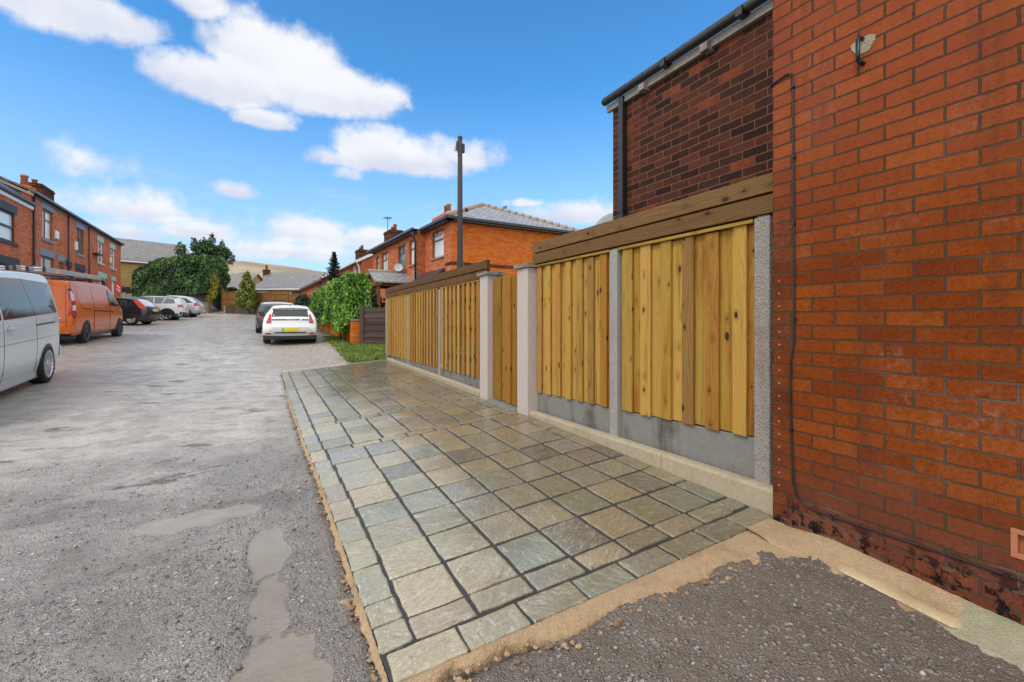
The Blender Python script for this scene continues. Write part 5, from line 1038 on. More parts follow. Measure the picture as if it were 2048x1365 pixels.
def hedge(name, label, a, b, dep, z0, z1, n, size, mat, jit=.8, cat='hedge', lump=.22, tb=0, ramp=0):
    # clipped hedge: leaves over all faces of a lumpy box running from a to b
    h = thing(name, label, cat, (a.x, a.y, z0)); d = (b-a).normalized(); q = Vector((-d.y, d.x, 0)); L = (b-a).length; H = z1-z0; P = []; Nn = []; T = []
    areas = np.array([L*H, L*H, L*dep, dep*H, dep*H]); cnt = (n*areas/areas.sum()).astype(int)
    for f, k in enumerate(cnt):
        u, v = rng.random(k), rng.random(k); o = np.zeros((k, 3)); nn = np.zeros((k, 3)); ins = rng.random(k)**2*.22
        if f < 2: o[:, 0], o[:, 2], o[:, 1] = u*L, v*H, (f-.5)*dep; nn[:, 1] = 1 if f else -1
        elif f == 2: o[:, 0], o[:, 1], o[:, 2] = u*L, (v-.5)*dep, H; nn[:, 2] = 1
        else: o[:, 0], o[:, 1], o[:, 2] = (f-3)*L, (u-.5)*dep, v*H; nn[:, 0] = 1 if f == 4 else -1
        lm = fbm(o[:, 0]*1.1+f*7+o[:, 1], o[:, 2]*1.3+o[:, 1]*.7, 1.1, 3, 4)-.5
        cr = np.clip((o[:, 2]/H-.75)/.25, 0, 1)*.12*dep; o[:, 1] -= np.sign(o[:, 1])*cr
        bot = np.clip(1-o[:, 2]/H*4, 0, 1)*tb; o[:, 1] -= np.sign(o[:, 1])*bot
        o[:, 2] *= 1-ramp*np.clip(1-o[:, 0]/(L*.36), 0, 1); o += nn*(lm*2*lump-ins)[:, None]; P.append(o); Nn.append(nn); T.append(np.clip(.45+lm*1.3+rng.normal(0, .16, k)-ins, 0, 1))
    P, Nn, T = np.concatenate(P), np.concatenate(Nn), np.concatenate(T); Wd = np.outer(P[:, 0], np.array(d))+np.outer(P[:, 1], np.array(q)); Wd[:, 2] += P[:, 2]
    NW = np.outer(Nn[:, 0], np.array(d))+np.outer(Nn[:, 1], np.array(q)); NW[:, 2] += Nn[:, 2]
    leaves('leaves', Wd, NW, size, mat, T, h, jit=jit)
    for k in range(max(2, int(L/1.2))): p = d*(L*(k+.5)/max(2, int(L/1.2))); stick(h, [(p.x, p.y, -.6), (p.x, p.y, H*.7)], [.05, .02], name='stem', n=5)
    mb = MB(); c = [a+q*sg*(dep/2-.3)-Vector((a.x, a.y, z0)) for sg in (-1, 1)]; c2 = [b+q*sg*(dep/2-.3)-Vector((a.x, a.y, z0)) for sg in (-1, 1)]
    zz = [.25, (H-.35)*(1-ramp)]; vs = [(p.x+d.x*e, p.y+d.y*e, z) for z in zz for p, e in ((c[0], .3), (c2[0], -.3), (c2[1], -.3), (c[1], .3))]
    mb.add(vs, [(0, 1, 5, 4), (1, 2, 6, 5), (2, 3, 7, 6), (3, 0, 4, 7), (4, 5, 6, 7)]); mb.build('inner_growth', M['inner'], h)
    return h
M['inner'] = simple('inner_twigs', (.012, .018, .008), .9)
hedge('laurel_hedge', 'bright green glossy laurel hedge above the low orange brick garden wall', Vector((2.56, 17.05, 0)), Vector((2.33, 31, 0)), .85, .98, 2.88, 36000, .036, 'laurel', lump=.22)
hedge('laurel_overhang', 'laurel growth spilling down over the low brick wall beside the white car', Vector((2.26, 17.3, 0)), Vector((2.2, 19.2, 0)), .36, .74, 1.6, 3600, .036, 'laurel', cat='bush', lump=.2)
b = atF(741, 604, 20); tree('shrub', 'dark leafy shrub between laurel hedge and timber porch', (b.x, b.y, .4), [(0, 0, 1.2, .7, .5, .9)], 1400, .05, 'dark_leaf', cat='shrub')
a, b = atF(293, 560, 46.5), atF(428, 560, 43); a.z = b.z = 0
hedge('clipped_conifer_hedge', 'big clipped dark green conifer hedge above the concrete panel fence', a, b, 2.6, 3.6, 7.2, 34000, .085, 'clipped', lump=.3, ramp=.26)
b = atF(408, 560, 51); bl = []
for k in range(36):
    a_ = k*2.4; z = 3.2+2.9*((k*.618) % 1); r = 2.55*(1-abs(z-4.6)/4.8); bl.append((math.cos(a_)*r*.8, math.sin(a_)*r*.6, z, 1.12, .95, .68))
bl += [(-.9, 0, 6.6, .35, .35, .75), (.75, 0, 6.9, .38, .35, .95), (1.7, 0, 6.5, .3, .3, .8), (0, 0, 6.2, 1.2, 1, .8), (-2.2, .2, 6.0, .5, .4, .8), (2.4, 0, 5.4, .6, .5, .7)]
for k in range(22): a_ = rnd.random()*6.28; q = rnd.random(); r_ = 2.9*q; bl.append((math.cos(a_)*r_, math.sin(a_)*r_*.7, 6.6-1.9*q+rnd.uniform(-.2, .5), .16, .16, .62))
bl = [(x*1.0, y, z*1.13, a1, a2, a3) for x, y, z, a1, a2, a3 in bl]
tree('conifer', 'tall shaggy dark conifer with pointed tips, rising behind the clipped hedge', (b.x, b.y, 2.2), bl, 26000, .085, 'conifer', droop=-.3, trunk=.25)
b = atF(425, 565, 42.8); tree('variegated_shrub', 'yellow variegated climbing shrub on the end of the clipped hedge', (b.x, b.y, 3.2), [(0, 0, .55, .38, .4, .6), (.18, 0, 1.5, .32, .4, .8), (-.2, 0, .1, .3, .3, .4)], 1500, .07, 'yellow_leaf', cat='shrub')
b = atF(465, 575, 46); tree('rounded_bush', 'dark rounded evergreen bush above the left end of the orange brown fence', (b.x, b.y, 2.4), [(-.35, 0, 1.35, .65, .7, .72), (.35, 0, 1.3, .65, .7, .7), (0, 0, 1.6, .6, .6, .5)], 2600, .07, 'dark_leaf', cat='bush')
b = atF(494, 585, 41.3); tree('golden_conifer', 'golden green conical conifer in front of the orange brown board fence', (b.x, b.y, 2.4), [(0, 0, .45, .85, .75, .6), (0, 0, 1.1, .8, .7, .75), (0.03, 0, 1.8, .6, .55, .7), (0, 0, 2.5, .33, .3, .65)], 4200, .075, 'golden', droop=-.5)
b = atF(607, 600, 36); tree('shrub', 'grey green shrub at the far end of the laurel hedge', (b.x, b.y, 1.3), [(0, 0, 1.0, .7, .6, .9)], 1200, .07, 'dark_leaf', cat='shrub')
def spruce():
    b = atF(668, 560, 29); h = thing('spruce', 'thin young spruce with tiered branches above the laurel hedge', 'tree', (b.x, b.y, .8)); H = atF(668, 505, 29).z-.8; P = []; Nn = []; T = []
    stick(h, [(0, 0, 0), (0, 0, H*.6), (0, 0, H)], [.09, .05, .01])
    for k in range(46):
        z = H*(.42+.57*k/45); r = (H-z)*.36+.07
        if k % 3: r *= .62
        for q in range(6):
            a_ = rnd.random()*6.28; m_ = 26; s = rng.random(m_); P.append(np.stack([math.cos(a_)*r*s, math.sin(a_)*r*s, z-.1*r*np.sin(s*3)+.28*r*s**2], 1)+rng.normal(0, .022, (m_, 3))); Nn.append(np.tile([0, 0, 1.], (m_, 1))); T.append(rng.random(m_)*.6)
    leaves('crown', np.concatenate(P), np.concatenate(Nn), .035, 'dark_leaf', np.concatenate(T), h)
spruce()
def bare(px, py, fw, H, label):
    b = atF(px, py, fw); h = thing('bare_tree', label, 'tree', (b.x, b.y, 2.5)); mb = MB()
    def grow(p, d, l, r, n):
        q = p+d*l; mb.tube([p, q], [r, r*.7], 4, caps=False)
        if n: 
            for k in range(3): dd = (d+Vector((rnd.uniform(-.7, .7), rnd.uniform(-.7, .7), rnd.uniform(-.1, .5)))).normalized(); grow(q, dd, l*.68, r*.6, n-1)
    grow(Vector((0, 0, 0)), Vector((0, 0, 1)), H*.36, .12, 5); mb.build('branches', M['bare'], h)
bare(497, 600, 78, 7.0, 'bare leafless tree behind the small garage roof'); bare(626, 600, 78, 6.4, 'bare leafless tree right of the bungalow roofs')
def grass():
    n = 26000; x = 1.5+3.4*rng.random(n)**.9; y = 12.9+7.5*rng.random(n); e = 1.75+(fbm(x, y, 1.7, 3, 9)-.5)*.7; k = (x > e)*((y < 16.8-(x-2.6)*.5)+(x < 2.40)); x, y = x[k > 0], y[k > 0]
    P = np.stack([x, y, hgt(x, y)+.03], 1); Nn = rng.normal(0, 1, (len(x), 3)); Nn[:, 2] *= .25
    o = leaves('verge_grass', P, Nn, .027, 'grass', np.clip(.3+fbm(x, y, 2.0, 3)*.7+rng.normal(0, .15, len(x)), 0, 1), jit=.3, aspect=1.6); o['kind'] = 'stuff'
grass()
def pebbles():
    ico = bmesh.new(); bmesh.ops.create_icosphere(ico, subdivisions=1, radius=1); iv = np.array([v.co[:] for v in ico.verts]); fi = np.array([[v.index for v in f.verts] for f in ico.faces]); ico.free()
    n = 9000; x = np.concatenate([rng.uniform(-3.2, .3, 5200), rng.uniform(.5, 2.4, 700), rng.normal(-.15, .38, 1900)]); y = np.concatenate([.9+5*rng.random(5200)**1.5, .75+.8*rng.random(700), rng.normal(3.4, .8, 1900)])
    lim = np.interp(x, [.3, .95, 1.06, 1.68, 2.146, 2.34, 2.4], [1.6, 1.58, 1.52, 1.5, 1.46, 1.35, 1.0]); k = np.where(x > .28, (y < lim)*(x < 2.36), 1)*(y > .7)*(wetness(x, y) < rng.random(len(x))*.9); x, y = x[k > 0], y[k > 0]; k = np.where((y > 1.5)*(x > .24), 0, 1) > 0; x, y = x[k], y[k]; n = len(x)
    s = rng.lognormal(-5.5, .42, n); s = np.minimum(s, .014); z = hgt(x, y)+(fbm(x, y, 1.1, 4, 1)-.5)*.07*sstep(x, .3, -.2)*(x < .3)+np.where((x > .3)*(y < 1.72), -.012, 0)+s*.15
    sq = np.stack([rng.uniform(.8, 1.4, n), rng.uniform(.7, 1.2, n), rng.uniform(.4, .75, n)], 1); an = rng.uniform(0, 6.28, n)
    V = iv[None]*(1+.16*rng.normal(0, 1, (n, len(iv), 1)))*sq[:, None]*s[:, None, None]; ca, sa = np.cos(an)[:, None], np.sin(an)[:, None]
    V = np.stack([V[..., 0]*ca-V[..., 1]*sa+x[:, None], V[..., 0]*sa+V[..., 1]*ca+y[:, None], V[..., 2]+z[:, None]], -1).reshape(-1, 3); Fc = (fi[None]+np.arange(n)[:, None, None]*len(iv)).reshape(-1, 3)
    me = bpy.data.meshes.new('loose_stones'); me.from_pydata(V.tolist(), [], Fc.tolist()); me.polygons.foreach_set('use_smooth', [True]*len(Fc)); at = me.attributes.new('tint', 'FLOAT', 'FACE'); at.data.foreach_set('value', np.repeat(rng.random(n), len(fi)).astype(np.float32))
    m, t = newmat('loose_stone'); ti = t.attr('tint'); nn = t.noise(t.obj(), 150, 3); c = t.ramp(ti, [(0, (.05, .05, .05)), (.2, (.15, .14, .13)), (.5, (.26, .24, .215)), (.85, (.38, .35, .31)), (.95, (.48, .45, .40)), (1, (.42, .22, .08))], 'LINEAR'); t.set(col=t.mix(.5, c, t.ramp(nn, [(.3, .6), (.7, 1.1)]), 'MULTIPLY'), rough=.4)
    me.materials.append(m); o = bpy.data.objects.new('loose_stones', me); C.objects.link(o); o['kind'] = 'stuff'
pebbles()
def rubble():
    # crumbs of sandy mortar and brown grit along the broken edge of the haunching
    mb = MB(); ico = bmesh.new(); bmesh.ops.create_icosphere(ico, subdivisions=1, radius=1); iv = [v.co.copy() for v in ico.verts]; fi = [[v.index for v in f.verts] for f in ico.faces]; ico.free()
    for k in range(620):
        if k < 430: y = 1.6+6*rnd.random()**1.4; x = float(left_edge(y))-.03-abs(rnd.gauss(0, .035))
        else: x = rnd.uniform(.4, 2.4); y = float(np.interp(x, [.3, .95, 1.06, 1.68, 2.146, 2.34, 2.4], [1.66, 1.63, 1.57, 1.56, 1.52, 1.41, 1.3]))-abs(rnd.gauss(0, .035))
        s = min(.022, rnd.lognormvariate(-5.0, .5)); z = float(hgt(x, y))-(.012 if x > .3 else .01)+s*.2; q = (rnd.uniform(.8, 1.5), rnd.uniform(.8, 1.3), rnd.uniform(.4, .8))
        mb.add([(x+v.x*s*q[0]*rnd.uniform(.75, 1.25), y+v.y*s*q[1]*rnd.uniform(.75, 1.25), z+v.z*s*q[2]) for v in iv], fi, m=0 if rnd.random() < .5 else 1)
    o = mb.build('mortar_rubble', [M['mortar'], simple('brown_grit', (.20, .125, .08), .6, var=.5, scale=30)]); o['kind'] = 'stuff'
rubble()
# ------------------------------------------------------------------ vehicles (local frame: +y = front, x = 0 the centre line, z = 0 the ground)
def chaikin(p, it=2):
    for _ in range(it):
        q = [p[0]]
        for a, b in zip(p[:-1], p[1:]): q += [(a[0]*.75+b[0]*.25, a[1]*.75+b[1]*.25), (a[0]*.25+b[0]*.75, a[1]*.25+b[1]*.75)]
        p = q+[p[-1]]
    return p
class Body:
    # sil: outline seen from the side, from the front bumper over the roof to the rear bumper; vert: (z, factor) profile of the flank; plan: (y, factor) taper seen from above
    def __init__(s, W, sil, vert, plan, zb, r=.07, crown=.05):
        s.W, s.vert, s.plan, s.zb, s.r, s.cr = W, vert, plan, zb, r, crown
        p = chaikin(sil, 2); d = [p[0]]
        for q in p[1:]:
            a = d[-1]; n = max(1, int(math.hypot(q[0]-a[0], q[1]-a[1])/.16))
            for k in range(1, n+1): d.append((a[0]+(q[0]-a[0])*k/n, a[1]+(q[1]-a[1])*k/n))
        s.p = d; s.n = []
        for i in range(len(d)):
            a, b = d[max(0, i-1)], d[min(len(d)-1, i+1)]; t = (b[0]-a[0], b[1]-a[1]); l = math.hypot(*t)+1e-9; s.n.append((t[1]/l*-1*-1 if 0 else -t[1]/l*-1, 0))
            s.n[-1] = (t[1]/l, -t[0]/l)   # outward for a front -> roof -> rear walk (y decreasing)
    def w(s, y, z): return s.W*pl(z, s.vert)*pl(y, s.plan)
    def edge(s, i):
        (y, z), (ny, nz) = s.p[i], s.n[i]; r = s.r; return y-ny*r, max(s.zb+.01, z-nz*r)
    def top(s, i, x, off=0):
        # point on the bonnet/roof/tail band at lateral position x
        (y, z), (ny, nz) = s.p[i], s.n[i]; ey, ez = s.edge(i); xe = s.w(ey, ez); q = min(1, abs(x)/max(.01, xe)); c = s.cr*(1-q*q)
        xi = xe-s.r
        if abs(x) > xi: a = math.asin(min(1, (abs(x)-xi)/s.r)); c -= s.r*(1-math.cos(a))
        return Vector((x, y+ny*(c+off), z+nz*(c+off)))
    def mesh(s):
        mb = MB(); K = 16; secs = []
        for i in range(len(s.p)):
            ey, ez = s.edge(i); row = []
            for k in range(K): z = s.zb+(ez-s.zb)*k/(K-1); row.append(Vector((s.w(ey, z), ey, z)))
            xe = s.w(ey, ez)
            for a in (30, 60, 90): row.append(s.top(i, xe-s.r+s.r*math.cos(R(a))))
            for q in (.6, .3, 0): row.append(s.top(i, (xe-s.r)*q))
            secs.append(row)
        n = len(secs[0]); vs = []; fs = []
        for row in secs: vs += row+[Vector((-p.x, p.y, p.z)) for p in row[:-1]]
        m = 2*n-1; R_ = lambda i, j: i*m+j; L_ = lambda i, j: i*m+(n-1 if j == n-1 else n+j)
        for i in range(len(secs)-1):
            for j in range(n-1): fs.append((R_(i, j), R_(i, j+1), R_(i+1, j+1), R_(i+1, j))); fs.append((L_(i, j), L_(i+1, j), L_(i+1, j+1), L_(i, j+1)))
            fs.append((R_(i, 0), R_(i+1, 0), L_(i+1, 0), L_(i, 0)))
        mb.add(vs, fs, sm=True); return mb
    def side(s, poly, sg, off=.008, th=.02, step=.12):
        # raised patch on the flank, outline in (y, z)
        P = []
        for a, b in zip(poly, poly[1:]+poly[:1]):
            n = max(1, int(math.hypot(b[0]-a[0], b[1]-a[1])/step))
            P += [(a[0]+(b[0]-a[0])*k/n, a[1]+(b[1]-a[1])*k/n) for k in range(n)]
        c = (sum(q[0] for q in poly)/len(poly), sum(q[1] for q in poly)/len(poly)); f = lambda q, o: Vector((sg*(s.w(*q)+o), q[0], q[1])); mb = MB(); n = len(P)
        rings = [[(c[0]+(q[0]-c[0])*t, c[1]+(q[1]-c[1])*t) for q in P] for t in (.5, 1)]
        vs = [f(c, off)]+[f(q, off) for r in rings for q in r]+[f(q, off-th) for q in rings[1]]; fs = []
        for k in range(n):
            j = (k+1) % n; fs.append((0, 1+k, 1+j)); fs.append((1+k, 1+n+k, 1+n+j, 1+j)); fs.append((1+n+k, 1+2*n+k, 1+2*n+j, 1+n+j))
        if sg > 0: pass
        mb.add(vs, fs); return mb
    def rear_i(s, z):
        # index (with fraction) of the tail outline at height z
        for i in range(len(s.p)-1, 0, -1):
            a, b = s.p[i], s.p[i-1]
            if min(a[1], b[1]) <= z <= max(a[1], b[1]) and a[0] < s.p[len(s.p)//2][0]+9: return i if abs(a[1]-z) < abs(b[1]-z) else i-1
        return len(s.p)-1
    def rpt(s, x, z, off):
        for i in range(len(s.p)-1, 0, -1):
            a, b = s.p[i], s.p[i-1]
            if min(a[1], b[1])-1e-6 <= z <= max(a[1], b[1])+1e-6:
                t = 0 if abs(b[1]-a[1]) < 1e-6 else (z-a[1])/(b[1]-a[1]); return s.top(i, x, off).lerp(s.top(i-1, x, off), t)
        return s.top(len(s.p)-1, x, off)
    def rear(s, poly, off=.006, th=.02, step=.1):
        # raised patch on the tail, outline in (x, z)
        P = []
        for a, b in zip(poly, poly[1:]+poly[:1]):
            n = max(1, int(math.hypot(b[0]-a[0], b[1]-a[1])/step)); P += [(a[0]+(b[0]-a[0])*k/n, a[1]+(b[1]-a[1])*k/n) for k in range(n)]
        c = (sum(q[0] for q in poly)/len(poly), sum(q[1] for q in poly)/len(poly)); mb = MB(); n = len(P); rings = [[(c[0]+(q[0]-c[0])*t, c[1]+(q[1]-c[1])*t) for q in P] for t in (.4, .75, 1)]
        vs = [s.rpt(*c, off)]+[s.rpt(*q, off) for r in rings for q in r]+[s.rpt(*q, off-th) for q in rings[2]]; fs = []
        for k in range(n):
            j = (k+1) % n; fs.append((0, 1+k, 1+j))
            for q in range(3): fs.append((1+q*n+k, 1+(q+1)*n+k, 1+(q+1)*n+j, 1+q*n+j))
        mb.add(vs, fs); return mb
    def front_glass(s, i0, i1, wx):
        mb = MB(); vs = []; m = 9
        for i in range(i0, i1+1):
            for k in range(m): vs.append(s.top(i, wx(i)*(2*k/(m-1)-1), .006))
        mb.add(vs, [(a*m+k, a*m+k+1, (a+1)*m+k+1, (a+1)*m+k) for a in range(i1-i0) for k in range(m-1)], sm=True); return mb
def circ(cy, cz, r, n=22, lo=None): return [(cy+r*math.cos(2*math.pi*k/n), max(lo, cz+r*math.sin(2*math.pi*k/n)) if lo is not None else cz+r*math.sin(2*math.pi*k/n)) for k in range(n)]
def wheel(parent, x, y, r, w, style, rimmat='chrome', spokes=10):
    sg = 1 if x > 0 else -1; o = thing('tmp', '', '', ()) if 0 else None
    mt = Matrix.Translation((x, y, r)) @ Matrix.Rotation(R(90)*sg, 4, 'Y'); mb = MB(); ri = r*.70 if style != 'cap' else r*.62
    mb.lathe([(ri, -w), (r*.93, -w), (r, -w*.85), (r, -w*.15), (r*.97, -.012), (r*.9, .002), (ri+.012, .004), (ri, -.006), (ri*.99, -w)], 34, 0, mt); t = mb.build('wheel', M['rubber'], parent)
    mb = MB(); mb.lathe([(ri+.006, .003), (ri-.014, .008), (ri-.022, -.012), (ri-.03, -w*.8)], 34, 0, mt)
    hub = [(0, -.005), (.05, -.005), (.055, -.03), (.06, -.05)]; mb.lathe([(0, .0), (.035, -.002), (.06, -.012), (.062, -.05)], 16, 0, mt)
    if style == 'cap': mb.lathe([(.06, -.012), (ri*.45, .004), (ri*.75, .0), (ri-.014, .0)], 30, 0, mt)
    for k in range(spokes):
        a = 2*math.pi*(k+.25)/spokes; hw = {'multi': .017, 'five': .045, 'cap': .05, 'twin': .014}[style]; d = Vector((math.cos(a), math.sin(a), 0)); q = Vector((-d.y, d.x, 0))
        vs = []
        for rr, z, ww in ((.045, -.014, hw*.8), (ri*.55, -.006, hw), (ri-.018, -.004, hw*1.5)):
            for sx, zz in ((-1, z), (1, z), (1, z-.035), (-1, z-.035)): p = d*rr+q*sx*ww*.6; vs.append(mt @ Vector((p.x, p.y, zz+(.010 if style == 'cap' else 0))))
        mb.add(vs, [(a_*4+b, a_*4+(b+1) % 4, a_*4+4+(b+1) % 4, a_*4+4+b) for a_ in range(2) for b in range(4)])
    mb.build('rim', M[rimmat], t); mb = MB(); mb.lathe([(0, -w*.55), (ri-.03, -w*.55)], 24, 0, mt); mb.build('brake', M['black'], t)
def screen(car, B, ya, yb):
    i0 = next(i for i, p in enumerate(B.p) if p[0] < ya); i1 = next(i for i, p in enumerate(B.p) if p[0] < yb); B.front_glass(i0, i1, lambda i: B.w(*B.edge(i))-.09).build('windscreen', M['car_glass'], car)
def lamps(car, B, y0, y1, z0, z1):
    for sg in (1, -1): B.side([(y0, z0), (y1, z0+.02), (y1-.02, z1-.02), (y0-.12, z1)], sg, .01).build('headlight', M['clear_lamp'], car, fix=True)
def setup_wheels(car, B, ys, r, half, w=.2, style='multi', rim='chrome', spokes=10, arch=None, arch_r=1.07, clad=None):
    for y in ys:
        for sg in (1, -1):
            if clad: B.side(circ(y, r, r*arch_r+.07, 26, B.zb+.005), sg, .012, .03).build('arch_cladding', M[clad], car, fix=True)
            B.side(circ(y, r, r*arch_r, 26, B.zb+.004), sg, .016 if clad else .005, .03).build('wheel_arch', M['black'], car, fix=True); wheel(car, sg*half, y, r, w, style, rim, spokes)
    mb = MB(); hw = min(half-.12, half*.9)
    mb.box(-hw, hw, ys[1]-.5, ys[0]+.5, .17, B.zb+.12); mb.build('underbody', M['black'], car)
def mirror(car, x, y, z, mat):
    sg = 1 if x > 0 else -1; mb = MB(); mb.box(min(x, x+sg*.2), max(x, x+sg*.2), y-.07, y+.07, z-.1, z+.12); mb.box(min(x-sg*.12, x), max(x-sg*.12, x), y-.03, y+.03, z-.07, z-.02); o = mb.build('mirror', M[mat], car, bevel=.04)
    mb = MB(); mb.box(min(x+sg*.02, x+sg*.18), max(x+sg*.02, x+sg*.18), y-.078, y-.071, z-.08, z+.1); mb.build('mirror_glass', M['car_glass'], o)
def by_wheel(px, fw, hd_, half, yr):
    b = atF(px, 650, fw); h = R(hd_); f = Vector((math.sin(h), math.cos(h), 0)); left = Vector((-f.y, f.x, 0)); q = b-left*half-f*yr; return q.x, q.y
def place(name, label, cat, x, y, heading, pitch=0, group='vehicles parked along the lane'):
    # heading: direction of the front, degrees clockwise from +Y
    o = thing(name, label, cat, (x, y, float(hgt(x, y))), -R(heading), group=group, rx=R(pitch)); o.rotation_mode = 'XYZ'; return o
M['silver_van'] = paint('silver_grey_paint', (.62, .67, .68), .25); M['orange_van'] = paint('burnt_orange_paint', (.55, .115, .010), .24, coat=.28); M['car_black'] = paint('black_paint', (.012, .013, .022), .15)
M['car_white'] = paint('white_car_paint', (.74, .75, .75), .25); M['car_silver'] = paint('silver_car_paint', (.56, .58, .60), .25, .3); M['car_dark'] = paint('dark_grey_paint', (.045, .05, .06), .2)
# silver grey people carrier, nose toward the camera
def silver_van():
    c = place('camper_van', 'silver grey camper van with dark tinted side windows, nearest at the left edge', 'van', -4.62, 9.95, 176, -2.3)
    B = Body(.95, [(2.42, .32), (2.45, .62), (2.30, .98), (1.65, 1.22), (.75, 1.86), (.2, 2.0), (-1.9, 2.03), (-2.16, 1.97), (-2.30, 1.68), (-2.42, 1.2), (-2.47, .8), (-2.47, .5), (-2.42, .26)],
             [(.25, .93), (.45, .985), (.75, 1.0), (1.15, .995), (1.3, .975), (1.88, .86), (2.03, .83)], [(-2.47, .90), (-2.3, .965), (-1.9, .995), (0, 1), (1.5, .99), (2.2, .93), (2.45, .8)], .15, .06, .035)
    B.mesh().build('body', M['silver_van'], c, fix=True, smooth=True)
    for sg in (1, -1):
        for poly in ([(-2.20, 1.30), (-2.06, 1.86), (-.72, 1.90), (-.98, 1.27)], [(-.965, 1.27), (-.705, 1.90), (.28, 1.89), (.32, 1.24)], [(.40, 1.24), (.36, 1.87), (.62, 1.80), (1.38, 1.3), (1.36, 1.23)]):
            B.side(chaikin(poly+[poly[0]], 1)[:-1] if 0 else poly, sg, .006).build('side_window', M['car_glass'], c, fix=True)
        B.side([(-1.95, 1.105), (-1.95, 1.13), (-.95, 1.12), (-.95, 1.095)], sg, .005, .02).build('slide_rail', M['black'], c, fix=True)
        for z0 in (.865,): B.side([(-2.36, z0), (-2.36, z0+.006), (2.1, z0-.02), (2.1, z0-.026)], sg, .003, .01).build('crease', M['dark_alloy'], c, fix=True)
        for y in (-.98, .36): B.side([(y-.004, .28), (y-.004, 1.22), (y+.004, 1.22), (y+.004, .28)], sg, .003, .01).build('door_gap', M['black'], c, fix=True)
        B.side([(-1.08, .17), (-1.08, .27), (1.0, .27), (1.0, .17)], sg, .012, .03).build('sill_trim', M['silver_van'], c, fix=True)
        mb = MB(); x = B.w(0, 1.1); mb.beam((sg*(x+.03), .02, 1.1), (sg*(x+.03), .26, 1.1), .03, .035); mb.lathe([(0, 0), (.045, 0), (.05, .012)], 12, 0, Matrix.Translation((sg*(x-.005), .2, 1.1)) @ Matrix.Rotation(R(90)*sg, 4, 'Y')); mb.build('door_handle', M['silver_van'], c, bevel=.006)
        mirror(c, sg*.98, 1.35, 1.22, 'silver_van')
    B.rear([(-.62, 1.3), (.62, 1.3), (.58, 1.75), (-.58, 1.75)]).build('rear_window', M['car_glass'], c, fix=True)
    for sg in (1, -1): B.rear([(sg*.70, .75), (sg*.86, .75), (sg*.84, 1.35), (sg*.70, 1.35)]).build('tail_light', M['red_lamp'], c, fix=True)
    B.rear([(-.9, .42), (.9, .42), (.9, .62), (-.9, .62)], .05, .08).build('bumper', M['silver_van'], c, fix=True)
    screen(c, B, 1.58, .82); lamps(c, B, 2.05, 2.36, .72, .90); setup_wheels(c, B, (1.5, -1.52), .355, .955, .24, 'twin', 'chrome', 20)
silver_van()
